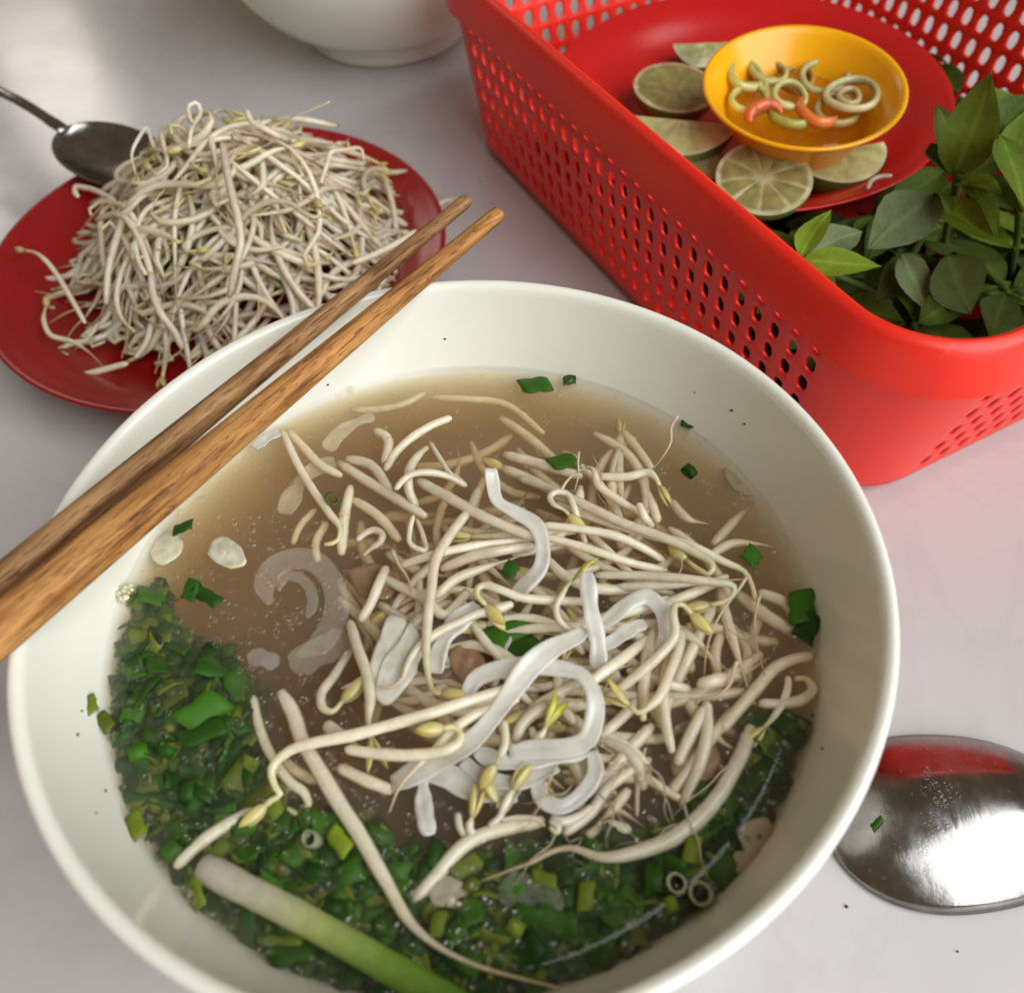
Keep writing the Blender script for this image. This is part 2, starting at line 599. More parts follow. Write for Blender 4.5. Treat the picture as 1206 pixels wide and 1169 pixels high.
# a narrow pair of yellow-green first leaves
def leafpair():
    vs, fs, cs = [], [], []
    for sgn in (-1, 1):
        v, f, c = tube([(0, 0, 0), (.003, sgn * .0004, 0), (.0065, sgn * .0012, .0004), (.0095, sgn * .0024, .0)], lambda t: .0011 * (math.sin(PI * min(.98, t * .93 + .05))) ** .7 + .0001, 6, 9,
                       lambda t: interp([(0, (.70, .60, .16)), (.5, (.62, .60, .08)), (1, (.42, .50, .04))], t), sq=.45)
        o = len(vs)
        vs += v; cs += c; fs += [tuple(i + o for i in q) for q in f]
    return mkmesh('bean_head', vs, fs, M_sprout, cs)
BEAN['l'] = leafpair()

G_SOUP = 'bean sprouts in the noodle soup'
G_HEAP = 'bean sprouts heaped on the left red plate'
def sprout(P, r, prof, bean, label, group, bscale=1.0, n=18, broll=None):
    o0 = P[len(P) // 2].copy()
    root = empty('bean_sprout', label, 'bean sprout', o0, group)
    rf, cf = sprout_fun(prof, r)
    v, f, c = tube(P, rf, 8, n, cf)
    link('stem', mkmesh('stem', off(v, o0), f, M_sprout, c), root)
    if bean:
        d = (P[0] - P[1]).normalized()
        q = d.to_track_quat('X', 'Z') @ Quaternion((1, 0, 0), rnd.uniform(-1.2, 1.2) if broll is None else broll)
        bo = link('bean_head', BEAN[bean], root, P[0] - o0 - d * .0004, q)
        bo.scale = (bscale,) * 3
    return root

def soup_r(p):
    return math.hypot(p.x, p.y)
def hs(h, i, n):
    if n < 2: return h[0]
    t = i / (n - 1) * (len(h) - 1)
    k = min(int(t), len(h) - 2) if len(h) > 1 else 0
    return h[k] + (h[k + 1] - h[k]) * (t - k) if len(h) > 1 else h[0]
def path(px, h):
    return [at(x, y, ZS + hs(h, i, len(px)) / 1000) for i, (x, y) in enumerate(px)]

# (points from the bean end, heights in mm over the broth, radius mm, profile, bean, label)
T = [
 ([(520,816),(512,815),(506,803),(503,786),(502,773),(503,739),(508,693),(513,660),(530,630),(555,596),(563,576)], (7,6,7,8,6,4), 1.75,'nb','c','upright white sprout left of the middle, its yellow hooked end pointing down'),
 ([(572,712),(562,700),(563,692),(570,689),(586,693),(613,703),(639,706),(690,708)], (8,9,9,9,7,6), 1.5,'nb','o','sprout with a hooked neck and split yellow bean just above the middle of the bowl'),
 ([(603,711),(575,720),(558,724),(544,731),(517,744),(493,762),(479,784),(473,800),(460,809),(441,807),(421,802),(402,811)], (7,7,6,5,5), 1.5,'bt',None,'sprout tapering into a thin wavy root that runs left from the middle'),
 ([(437,868),(435,858),(434,848),(436,828),(432,795),(421,762),(412,732)], (4,5,6,5,3), 1.8,'nb','o','short thick sprout standing left of the folded meat slices'),
 ([(313,948),(322,940),(330,937),(323,924),(320,905),(339,885),(372,874),(413,866),(454,855),(509,839),(560,822),(610,808)], (2,3,4,6,8,9,9), 1.8,'nb','h','longest arching white sprout, bending down at the left to an orange yellow bean'),
 ([(523,857),(534,856),(542,862),(541,873),(530,881),(517,885),(482,889),(443,887),(408,882)], (10,9,9,8,7), 1.7,'nb','c','sprout lying level under the long arching one, with a curled end and round yellow bean'),
 ([(610,822),(585,832),(560,841),(548,848),(536,857),(524,868),(517,877),(500,894),(487,907),(471,926),(458,957)], (8,8,7,6,4), 1.5,'bt',None,'sprout whose pale root hangs straight down over the scallions below the middle'),
 ([(331,815),(345,839),(356,872),(372,899),(397,942),(423,982),(440,1012),(456,1040),(485,1088),(514,1113),(560,1136),(615,1152),(659,1163)], (1.6,2.0,2.2,2.2,2.2), 2.3,'bt',None,'longest sprout lying diagonally in the lower left, its hair thin root trailing downwards'),
 ([(339,952),(352,958),(363,949),(360,936),(342,921),(320,891),(306,858),(298,820)], (0,0,.2,-.6,-1.0), 1.6,'nb',None,'half sunken bent sprout beside the scallions, left of the long diagonal sprout'),
 ([(403,826),(391,838),(381,834),(378,820),(394,795),(412,766)], (4,4,3,2), 1.5,'nb','o','small sprout with a hooked end and green tipped bean left of the short thick sprout'),
 ([(808,659),(822,670),(836,676),(840,668),(818,650),(782,633),(732,615),(686,593),(643,573),(612,563)], (3,4,5,6,5,2), 1.7,'nb','c','long sprout slanting right across the upper bowl with its bean tucked under a loop'),
 ([(890,706),(887,693),(878,674),(852,661),(815,643),(760,628),(700,610),(650,592)], (1,1.5,3,4,4,3), 1.6,'nb',None,'long sprout under the slanting one, reaching farthest right with a kinked end'),
 ([(896,700),(892,712),(889,729),(890,753),(895,773),(901,796)], (3,2,1,.5), .55,'root',None,'single thin root hanging at the right side of the soup'),
 ([(639,618),(686,623),(726,631),(759,646),(782,660)], (6,6,4,2), 1.5,'bb',None,'sprout lying level right of the upright noodle, upper of the two'),
 ([(641,632),(666,638),(706,650),(745,663),(785,672)], (5,5,4,2), 1.5,'bb',None,'sprout lying level right of the upright noodle, lower of the two'),
 ([(836,712),(850,709),(863,700),(865,692),(858,687),(848,686),(799,680),(749,677),(702,677)], (4,5,6,6,5), 1.5,'nb','h','sprout running level to the right and hooking back over a yellow bean'),
 ([(879,680),(870,694),(859,708),(848,724),(841,738),(833,761),(829,797)], (5,4,2,0), .6,'root',None,'thin root falling from the hooked sprout at the right'),
 ([(814,722),(804,712),(796,712),(793,724),(795,746),(772,776),(745,799),(705,830)], (6,7,8,7,5,2), 1.6,'nb','h','arched sprout right of the grey noodle loops with its bean curled over the top'),
 ([(741,831),(752,839),(764,832),(775,822),(789,792),(799,766),(803,742)], (6,6,6,5,4), 1.6,'nb','o','sprout with the large split yellow bean right of the white noodle loop'),
 ([(692,806),(712,790),(732,776),(765,750)], (7,7,5,3), 1.8,'bb',None,'shiny white sprout end beside the white noodle loop'),
 ([(840,712),(818,759),(799,799),(775,855)], (1,.5,-.5,-2), 2.0,'bb',None,'thick slanting sprout half under the broth at the right'),
 ([(739,789),(765,797),(790,806),(812,811)], (1,1,2,2.5), 1.7,'bb',None,'blunt cut sprout end pointing right, beside the split yellow bean'),
 ([(823,806),(838,802),(853,797)], (3,4,4), 2.1,'bb',None,'short pale sprout stub at the right, thicker than its neighbours'),
 ([(868,779),(866,784),(859,806),(845,819),(830,823),(812,823)], (4,3,2,1), .8,'root',None,'curved thin root round the short pale stub'),
 ([(470,667),(500,656),(550,644),(623,636)], (2,4,5,5), 1.5,'bb',None,'sprout lying level left of the upright noodle, topmost of the bundle'),
 ([(520,670),(560,654),(590,648),(629,643)], (3,4,5,5), 1.9,'bb',None,'sprout lying level left of the upright noodle, second of the bundle'),
 ([(513,703),(519,697),(533,684),(566,670),(612,655)], (2,3,4,4), 1.7,'bt',None,'sprout with a pointed left end, lowest of the bundle above the green square'),
 ([(493,566),(534,589),(567,607),(609,625),(632,634)], (3,5,6,6), 2.0,'bb',None,'thick sprout slanting under the tip of the upright noodle'),
 ([(466,576),(474,566),(484,559),(504,556),(528,561),(549,572)], (6,7,6,4), 1.3,'bb',None,'bright white curved sprout tip at the upper left of the pile'),
 ([(503,527),(493,536),(484,549),(481,574),(490,597)], (4,5,4,2), 1.8,'nb',None,'short bent sprout behind the bright curved tip'),
 ([(507,521),(519,541),(533,560),(545,566)], (4,4,3), 1.0,'bb',None,'thin sprout piece behind the bright curved tip'),
 ([(383,641),(396,638),(401,627),(387,603),(370,579),(351,547),(333,508)], (1.2,1.5,1.5,1,.8,.5), 1.6,'nb',None,'sprout curling down from beside the chopsticks on the left'),
 ([(531,492),(510,500),(499,506),(478,521),(466,533),(454,553)], (1.5,1.5,1,0), 1.6,'bb',None,'white sprout lying over the broth near the far side'),
 ([(798,490),(791,501),(790,520),(778,541),(766,555)], (12,9,5,1), .8,'root',None,'thin root sticking up above the broth at the far right'),
 ([(777,572),(772,562),(766,557),(740,561),(704,561)], (3,4,3,1), 1.6,'nb','c','sprout with a brown bean under the upright thin root'),
 ([(690,550),(698,552),(704,570),(728,588),(760,608)], (3,5,4,1), 1.4,'nb',None,'kinked sprout with a thin bent neck at the far right of the pile'),
 ([(682,532),(681,540),(681,560),(676,580)], (10,10,8,6), .5,'root',None,'thin upright root bent like a hairpin behind the pile'),
 ([(661,577),(668,566),(681,555),(694,549)], (7,8,8), .6,'root',None,'thin slanting root beside the hairpin root'),
 ([(752,593),(758,606),(768,620)], (6,5,4), 1.5,'bb',None,'short white stub sticking up on the right of the pile'),
 ([(829,833),(822,848),(814,863),(797,899)], (1,1,.5,0), 1.9,'bb',None,'sprout with a cut white end at the lower right'),
 ([(832,826),(832,869),(826,893),(818,915),(804,950)], (1,.5,0,-1.2), 2.0,'bb',None,'sprout hanging down into the scallions at the lower right'),
 ([(884,856),(876,882),(867,900),(845,938),(804,979),(756,1001),(709,1009),(668,998),(648,1003),(630,1013),(596,1026),(567,1037)], (-.6,.8,1.7,1.9,1.6,.6), 2.4,'bt',None,'thick long sprout curving along the lower right over the scallions'),
 ([(745,906),(733,914),(716,927),(698,954),(664,981)], (1.5,1.5,1,1), 1.7,'bb',None,'sprout with a cut end pointing down left below the noodle loops'),
 ([(648,974),(656,980),(657,971),(650,965),(663,967),(675,964),(698,950)], (2,2,2,1.5), 1.4,'nb',None,'white sprout ending in a small tight curl below the noodle loops'),
 ([(298,954),(268,970),(240,989),(207,1020)], (.6,.4,.2,0), 1.9,'bb',None,'sprout stem pointing down left from the orange yellow bean'),
 ([(640,966),(592,976),(570,982),(552,991),(514,1030),(488,1059)], (-.5,.2,.4,.2,-.4), 2.1,'bb',None,'sprout slanting down left below the yellow bean cluster'),
 ([(583,900),(588,892),(594,878),(594,849)], (5,6,7,8), 1.3,'nb','c','small sprout hanging under the white noodle with a pale yellow bean'),
 ([(674,684),(668,690),(663,699),(655,716),(659,731),(670,740),(684,746)], (9,9,8,7,5), 1.1,'nb','l','thin curved sprout with upright yellow first leaves left of the standing noodle'),
 ([(643,856),(640,862),(633,868),(626,858)], (5,5,4), 1.3,'nb','l','little sprout with a green tipped leaf inside the white noodle loop'),
 ([(585,944),(592,954),(588,962),(576,972)], (2,2,1.5), 1.0,'nb','o','golden open bean, largest of the cluster below the noodles'),
 ([(556,962),(553,975),(558,983)], (2,1.5,1), 1.2,'nb','h','golden bean at the left of the cluster below the noodles'),
 ([(604,930),(598,941),(590,958)], (2.5,2,1), 1.2,'nb','h','golden bean at the top of the cluster below the noodles'),
 ([(641,972),(633,965),(612,962),(590,965)], (1.5,1.5,1), .7,'nb',None,'thin yellow husk strand linking the bean cluster to the curled sprout'),
 ([(539,958),(541,972),(547,984)], (1.5,1,.2), 1.2,'bb',None,'short pale stub standing left of the golden beans'),
 ([(900,856),(913,842),(920,831),(928,806),(928,797)], (.6,.8,.6,.2), 1.3,'nb','h','sprout with a brownish bean hanging at the right edge of the broth'),
 ([(937,799),(948,799),(957,811),(945,823),(925,828),(895,828)], (.6,.8,.6,.2), 1.7,'nb',None,'looped sprout against the right wall of the bowl'),
 ([(956,772),(935,776),(916,784),(893,808),(872,832),(848,860)], (-1,-.6,-.4,-1), 2.0,'bb',None,'sunken thick sprout at the right edge running down left'),
 ([(550,696),(538,712),(524,724),(500,705),(470,690),(445,677)], (3,4,3,2), 1.8,'bb',None,'broad curved sprout under the upright sprout left of the middle'),
 ([(455,668),(446,688),(437,710),(425,730)], (3,3,2,1), 1.8,'bb',None,'short sprout standing at the left of the pile above the meat slices'),
 ([(462,648),(470,665),(481,682),(484,696)], (5,5,4,3), .8,'root',None,'thin root crossing the left end of the bundle'),
 ([(487,607),(483,622),(484,641),(500,648),(498,630),(491,612)], (6,6,5,4), .9,'bb',None,'thin sprout folded into a hairpin loop at the upper left of the pile'),
 ([(428,654),(437,646),(448,638),(450,629),(441,624),(430,628),(421,636)], (.5,1,1.2,1), 1.3,'nb',None,'small hooked sprout on the broth at the upper left'),
 ([(670,606),(664,600),(652,594),(648,584),(655,579),(667,581),(676,597),(682,618),(690,640)], (6,7,7,6,3), 1.2,'nb','h','sprout with a looped neck behind the slanting long sprout'),
 ([(700,937),(731,894),(768,854)], (-.5,.3,.4), 2.0,'bb',None,'broad sprout slanting through the brown broth right of the noodle loops'),
 ([(708,866),(735,842),(756,818),(790,770)], (1,1.5,1), 1.9,'bb',None,'slanting sprout just right of the white noodle loop'),
 ([(866,834),(838,868),(812,905),(788,935)], (-2,-1,-1,-2), 1.9,'bb',None,'faint sunken sprout slanting at the lower right'),
 ([(399,903),(430,918),(462,931)], (-.2,.3,-.2), 1.9,'bb',None,'dull sprout lying half sunken under the curled end, lower left'),
 ([(384,853),(402,866),(425,880)], (3,4,5), 2.0,'bt',None,'broad pale sprout end under the long arching sprout at the left'),
]
for px, h, r, prof, bean, label in T:
    h = list(h)
    if max(h) < 5: h = [q - .9 for q in h]
    if max(y for x, y in px) < 625 or max(h) < 1.5: h = [q - .8 for q in h]
    if prof in ('nb', 'bb') and 1 <= h[-1] <= 5: h[-1] -= 3.0      # the blunt end dips into the broth
    if prof == 'bb' and 2 <= h[0] <= 4 and len(px) > 3: h[0] -= 2.5
    sprout(path(px, h), r / 1000, prof, bean, label, G_SOUP, n=max(14, len(px) * 4))
# sprouts seen dimly under the broth
SUB = [
 ([(400,545),(430,565),(475,592),(501,608)], (-1,-.5,0), 2.0), ([(409,540),(436,547),(452,566),(460,580)], (-.4,0,-.6), 2.0),
 ([(416,588),(445,607),(470,636)], (-1,-1,-2), 1.9), ([(442,507),(456,516),(457,530),(452,545)], (-.2,.2,-.6), 2.0),
 ([(338,506),(357,526),(380,549),(402,560)], (-.6,-.6,-1.2), 1.7), ([(413,573),(406,605),(402,652)], (-.2,-.3,-.8), 2.0),
 ([(415,483),(455,481),(480,474),(500,463)], (-2,-1.5,-1.5), 1.5), ([(508,468),(550,470),(591,474),(640,510)], (-3,-2,-3.5), 1.4),
 ([(734,508),(750,527),(768,552)], (-2.2,-1.5,-1), 1.6), ([(761,578),(768,594),(775,614)], (-.8,-.6,-1), 1.8),
 ([(594,535),(639,547),(685,561)], (-.6,-.2,-.6), 2.0), ([(894,697),(925,711),(936,728)], (-1,-.8,-1.4), 1.9),
 ([(868,699),(904,726),(942,748)], (-2,-1.6,-2), 2.2), ([(840,640),(870,608),(890,590)], (-2,-1.6,-2.2), 1.7),
 ([(835,655),(862,640),(890,640),(915,645)], (-1.5,-1.4,-2), 1.6), ([(790,590),(812,612),(835,617)], (-1.5,-1.2,-2), 1.7),
 ([(371,600),(352,622),(345,640)], (-3,-2.6,-3), 1.3), ([(385,615),(372,640),(374,660)], (-2.4,-2,-2), 1.5),
 ([(860,735),(880,770),(870,800)], (-3,-2.4,-3), 1.8), ([(812,735),(806,765),(815,790)], (-1.8,-1.5,-2), 1.8),
 ([(850,745),(842,770),(846,800)], (-1.6,-1.4,-2), 1.8), ([(740,930),(722,952),(700,972)], (-1,-.8,-1.4), 1.6),
 ([(705,945),(740,960),(760,975)], (-1.2,-1,-1.2), .8), ([(760,880),(752,915),(750,960)], (-1,-.6,-1), .7),
 ([(330,890),(345,905),(372,920)], (-3,-2.4,-3), 1.8), ([(690,985),(720,972),(742,978)], (-1.2,-1,-1.2), 1.8)]
def SLAB(px):
    x, y = px[1]
    return 'sunken pale bean sprout in the broth ' + ('at the far side' if y < 515 else 'at the upper left' if x < 480 and y < 600 else 'at the left near the onion ring' if x < 480 else 'at the right edge' if x > 860 else 'at the upper right' if y < 660 else 'right of the noodles' if y < 820 else 'at the lower right')
for px, h, r in SUB:
    sprout(path(px, [q - 1.6 for q in h]), r / 1000, rnd.choice(['bb', 'bt', 'bb']), None, SLAB(px), G_SOUP, n=12)
# the tangle below: more sprouts of the mound, from the broth down
for i in range(66):
    a, q = rnd.uniform(0, 2 * PI), math.sqrt(rnd.random())
    cx, cy_ = 680 + 195 * q * math.cos(a), 740 + 185 * q * math.sin(a)
    z = rnd.uniform(-3.2, 2.0) if q < .7 else rnd.uniform(-4, -1.2)
    L = rnd.uniform(45, 85)
    th = rnd.gauss(.35, .7)
    bend = rnd.uniform(-.9, .9)
    px = []
    for k in range(5):
        s = (k - 2) / 2
        px.append((cx + L * s * math.cos(th + bend * s * .5), cy_ + L * s * math.sin(th + bend * s * .5) * .8))
    sprout(path(px, (z - 1, z, z + .8, z, z - 1)), rnd.uniform(1.4, 2.0) / 1000, rnd.choice(['bb', 'bt', 'nb']), rnd.choice([None, None, 'h']),
           'bean sprout tangled in the ' + ('upper' if cy_ < 680 else 'lower' if cy_ > 810 else 'middle') + ' ' + ('left' if cx < 620 else 'right' if cx > 740 else 'centre') + ' of the pile in the soup', G_SOUP, n=12)

vs, fs, cs = [], [], []
for i in range(110):
    a, q = rnd.uniform(0, 2 * PI), math.sqrt(rnd.random())
    cx, cy_ = 665 + 240 * q * math.cos(a), 715 + 215 * q * math.sin(a)
    th, L, z, bend = rnd.gauss(.3, .8), rnd.uniform(40, 80), rnd.uniform(-9, -2.2), rnd.uniform(-1, 1)
    P = path([(cx + L * s_ * math.cos(th + bend * s_ * .5), cy_ + L * s_ * math.sin(th + bend * s_ * .5)) for s_ in (-1, -.5, 0, .5, 1)], (z, z + .6, z))
    if max(soup_r(p) for p in P) > .084: continue
    rf, cf = sprout_fun(rnd.choice(['bb', 'bt']), rnd.uniform(.0015, .0021))
    v, f, c = tube(P, rf, 6, 10, cf)
    b0 = len(vs); vs += v; cs += c; fs += [tuple(k + b0 for k in q_) for q_ in f]
tag(link('sunken_sprouts', mkmesh('sunken_sprouts', vs, fs, M_sprout, cs)), 'bean sprouts sunk deep in the broth under the pile, seen only as a haze', 'bean sprouts', None, 'stuff')
for i in range(26):
    cx, cy_ = rnd.uniform(560, 900), rnd.uniform(570, 1000)
    if i % 3 == 0: cx, cy_ = rnd.uniform(590, 800), rnd.uniform(930, 1010)
    th, L, z = rnd.uniform(0, PI), rnd.uniform(25, 55), rnd.uniform(-.3, 3.5)
    px = [(cx + L * s_ * math.cos(th) + rnd.gauss(0, 4), cy_ + L * s_ * math.sin(th) + rnd.gauss(0, 4)) for s_ in (-1, -.5, 0, .5, 1)]
    P = path(px, (z - 2, z, z + .5, z, z - 2))
    rf, cf = sprout_fun('root', rnd.uniform(.00022, .0005))
    v, f, c = tube(P, rf, 5, 12, cf)
    tag(link('sprout_root', mkmesh('sprout_root', off(v, P[2]), f, M_sprout, c), None, P[2].copy()), 'hair thin loose sprout root lying among the sprouts in the soup', 'sprout root', 'loose sprout roots in the soup')

# ------------------------------------------------------------------ rice noodles
CNO = (.82, .80, .73)
def noodle(px, h, hw, label, tw=(0, 0), ht=.75, seed=0, n=30):
    P = path(px, h)
    o0 = P[len(P) // 2].copy()
    v, f, c = ribbon(P, hw * .86 / 1000, ht / 1000, n, lambda t: tw[0] + (tw[1] - tw[0]) * t + .55 * noise.noise(Vector((t * 3.2, seed * 1.7, 0))), lambda t: CNO, seed=seed, wob=.38, seg=16, crease=.9)
    o = link('rice_noodle', mkmesh('rice_noodle', off(v, o0), f, M_noodle, c), None, o0)
    return tag(o, label, 'noodle', 'rice noodles in the soup')
noodle([(690,742),(676,752),(653,762),(623,786),(603,814),(583,842),(552,876),(520,892),(486,912),(462,924)], (7,10,11,10,7,2,-1), 3.3, 'broad bright white noodle crossing the pile diagonally in front of everything', (-.2,.35), seed=1)
noodle([(547,825),(560,800),(590,788),(625,784),(657,787),(684,794),(699,817),(699,850),(690,872),(669,880),(630,882),(600,886)], (5,7,8,9,9,6,5,3), 2.6, 'white noodle bent into a loop right of the broad diagonal noodle', (.3,-.2), seed=2, n=40)
noodle([(691,674),(693,690),(696,719),(704,755),(705,788)], (12,12,9,5), 2.7, 'straight white noodle standing steeply right of the yellow leaved sprout', (0,.2), seed=3)
noodle([(578,552),(580,568),(585,589),(609,604),(630,617),(639,640),(636,670),(618,690),(604,704)], (13,11,9,8,8,6,3), 2.6, 'white noodle with a grey torn tip bending down in the upper middle', (-.3,.3), seed=4, n=36)
noodle([(562,712),(545,728),(531,743),(519,765),(513,792)], (5,5,4,3), 3.0, 'translucent noodle hanging beside the upright sprout', (.2,.0), seed=5)
noodle([(545,896),(570,915),(600,922),(632,914),(656,902)], (0,.4,.6,.4), 2.3, 'noodle arc lying on the broth below the white loop, outer one', seed=6)
noodle([(560,885),(590,897),(620,900),(650,893),(690,884)], (2,2.5,2.5,2), 2.3, 'noodle arc lying under the white loop, inner one', seed=7)
noodle([(640,900),(633,918),(641,943),(660,950),(684,936),(702,908),(698,884)], (.2,.4,.6,.8,1.2), 2.3, 'grey white noodle ring half sunk below the white loop', seed=8, n=36)
noodle([(498,918),(499,945),(502,968),(506,983)], (.3,.6,.6,.4), 2.2, 'short pale blue noodle end pointing down into the scallions', seed=9)
noodle([(706,738),(722,726),(745,708),(760,702),(778,716),(784,748),(776,770)], (3,4,5,4,2), 2.5, 'grey noodle loop at the right of the standing noodle, outer one', seed=10, n=36)
noodle([(702,765),(722,755),(748,738),(760,735)], (4,4.5,4), 2.4, 'grey noodle loop at the right of the standing noodle, inner one', seed=11)
noodle([(300,528),(316,516),(330,510)], (.2,.5,.6), 1.9, 'short white noodle end beside the chopsticks at the left', seed=12)
noodle([(500,905),(530,915),(560,930),(610,935)], (-1,-.6,-1), 3.2, 'wide noodle sunken under the broad diagonal one', seed=13)
noodle([(395,545),(372,552),(350,575),(335,605)], (-5,-4.4,-5.5), 3.4, 'faint wide noodle sunken near the chopsticks', seed=14)
noodle([(440,490),(415,500),(398,512),(385,530)], (-4.5,-4,-5), 2.8, 'faint noodle sunken at the far left of the broth', seed=15)

# ------------------------------------------------------------------ onion, meat, scallion stalk, crumbs
def onion(px, h, hw, label, seed, tw=(.1, .1), ht=.6, col=(.78, .76, .68)):
    P = path(px, h)
    o0 = P[len(P) // 2].copy()
    v, f, c = ribbon(P, hw / 1000, ht / 1000, 40, taper=(.25, 7), twist=lambda t: tw[0] + (tw[1] - tw[0]) * t, cfun=lambda t: col, seed=seed, wob=.2)
    return tag(link('onion_slice', mkmesh('onion_slice', off(v, o0), f, M_onion, c), None, o0), label, 'onion', 'onion slices in the soup')
onion([(318,712),(312,690),(322,668),(345,658),(368,660),(386,676),(396,702),(392,735),(376,758),(350,772)], (-.3,-.4,-.3,-.4,-1.0), 3.5, 'large translucent onion ring lying in the broth at the left', 1)
onion([(328,695),(336,678),(352,680),(366,695),(368,712),(362,728)], (-.4,-.2,-.5), 1.6, 'thin inner onion ring inside the large translucent one', 2)
onion([(345,790),(365,772),(392,760),(410,745)], (-1.5,-1,-1.6), 4.5, 'broad onion piece sunken under the large ring', 3)
onion([(590,1040),(612,1050),(640,1062),(664,1062)], (-.6,-.3,-.6), 4.0, 'pale translucent onion piece among the scallions near the bottom', 4, col=(.62, .62, .52))
onion([(292,772),(310,775),(328,782)], (-.4,.2,-.3), 2.4, 'small lilac white onion chip left of the pile', 5, col=(.80, .76, .80))

def slab(poly, h, th, label, cat, name, m, col, seed, ridges=0.0, group=None):
    """a thin cut slice: outline in plan, thickness and an uneven top"""
    c2 = [sum(p[0] for p in poly) / len(poly), sum(p[1] for p in poly) / len(poly)]
    ring = catmull([Vector((x, y, 0)) for x, y in poly + [poly[0]]], 25)[:-1]
    vs, fs, cs = [], [], []
    n = len(ring)
    levels = [(1.0, -th), (1.03, -th * .5), (.97, 0), (.8, .06), (.6, .1), (.4, .13), (.2, .15), (.06, .15)]
    zmap = []
    for k, (s, dz) in enumerate(levels):
        for p in ring:
            an_ = math.atan2(p.y - c2[1], p.x - c2[0])
            lob = 1 + .16 * noise.noise(Vector((math.cos(an_) * 2.2, math.sin(an_) * 2.2, seed * 3.3 + s)))
            x = c2[0] + (p.x - c2[0]) * s * lob; y = c2[1] + (p.y - c2[1]) * s * lob
            t = (x - poly[0][0]) / 60.0
            zz = h[0] + (h[1] - h[0]) * max(0, min(1, (y - min(q[1] for q in poly)) / max(1, max(q[1] for q in poly) - min(q[1] for q in poly))))
            zz += .5 * noise.noise(Vector((x * .03, y * .03, seed))) + .45 * noise.noise(Vector((x * .13, y * .13, seed + 5))) + ridges * noise.noise(Vector((x * .09 + y * .05, y * .03, seed + 9)))
            vs.append(at(x, y, ZS + (zz + dz) / 1000))
            f_ = .9 + .2 * noise.noise(Vector((x * .08, y * .08, seed + 3)))
            cs.append(tuple(q * f_ for q in col))
    vs.append(at(c2[0], c2[1], ZS + ((h[0] + h[1]) / 2 + .15) / 1000)); cs.append(col)
    for k in range(len(levels) - 1):
        for i in range(n):
            j = (i + 1) % n
            fs.append((k * n + i, k * n + j, (k + 1) * n + j, (k + 1) * n + i))
    ci = len(vs) - 1
    for i in range(n):
        fs.append(((len(levels) - 1) * n + i, (len(levels) - 1) * n + (i + 1) % n, ci))
    fs.append(tuple(range(n))[::-1])
    o0 = vs[ci].copy()
    return tag(link(name, mkmesh(name, off(vs, o0), fs, m, cs), None, o0), label, cat, group)
GM = 'meat slices in the soup'
slab([(433,790),(446,752),(462,724),(476,730),(470,760),(456,800),(440,815)], (5,2), 1.4, 'pale folded meat slice behind another one left of the upright sprout', 'meat slice', 'meat_slice', M_meat, (.66,.63,.52), 1, .12, GM)
slab([(441,812),(452,775),(474,748),(482,734),(495,752),(490,790),(472,818),(455,830)], (5.5,2.2), 1.4, 'pale meat slice with a flat face left of the upright sprout, the front one', 'meat slice', 'meat_slice', M_meat, (.70,.67,.56), 2, .1, GM)
slab([(528,770),(545,755),(566,768),(572,795),(552,806),(534,792)], (.4,-.6), 1.6, 'pinkish brown meat strip under the noodles in the middle', 'meat slice', 'meat_slice', M_meat, (.31,.175,.085), 3, .35, GM)
slab([(410,672),(440,664),(470,680),(455,705),(424,700)], (-.6,-1.2), 1.6, 'grey brown meat slice with fine lines at the left of the pile', 'meat slice', 'meat_slice', M_meat, (.28,.17,.09), 4, .4, GM)
slab([(480,740),(508,722),(540,735),(560,770),(520,800),(490,790)], (-1,-1.5), 2.0, 'dark brown meat lying deep under the upright sprout', 'meat slice', 'meat_slice', M_meat, (.20,.14,.10), 5, .3, GM)
slab([(790,880),(830,870),(850,900),(820,925),(795,915)], (-2,-2.4), 2.0, 'brown meat slice sunk in the broth at the lower right', 'meat slice', 'meat_slice', M_meat, (.28,.17,.09), 6, .3, GM)
slab([(866,990),(880,968),(902,962),(912,975),(895,1005),(872,1030),(860,1020)], (-.6,-.6), 1.4, 'pale crinkled fat piece against the wall at the lower right', 'fat piece', 'fat_piece', M_meat, (.50,.42,.30), 7, .25)
slab([(852,552),(868,545),(890,560),(894,580),(876,582),(858,570)], (-2.2,-2.4), 1.4, 'pale fat piece under the broth near the far right wall', 'fat piece', 'fat_piece', M_meat, (.50,.42,.30), 8, .25)
slab([(243,652),(252,634),(266,632),(284,645),(290,660),(274,668),(256,664)], (-.3,-.3), 1.3, 'white crinkled fat piece floating left near the chopsticks', 'fat piece', 'fat_piece', M_meat, (.70,.66,.52), 9, .4)
slab([(176,650),(186,634),(204,628),(216,640),(206,658),(186,664)], (-.8,-.8), 1.3, 'white fat piece at the left edge of the broth under the chopstick', 'fat piece', 'fat_piece', M_meat, (.70,.67,.52), 10, .4)
slab([(504,1045),(522,1030),(545,1040),(556,1062),(530,1068),(508,1064)], (-1.2,-1.4), 1.4, 'dull white fat piece under the scallions near the bottom', 'fat piece', 'fat_piece', M_meat, (.5,.46,.36), 11, .25)

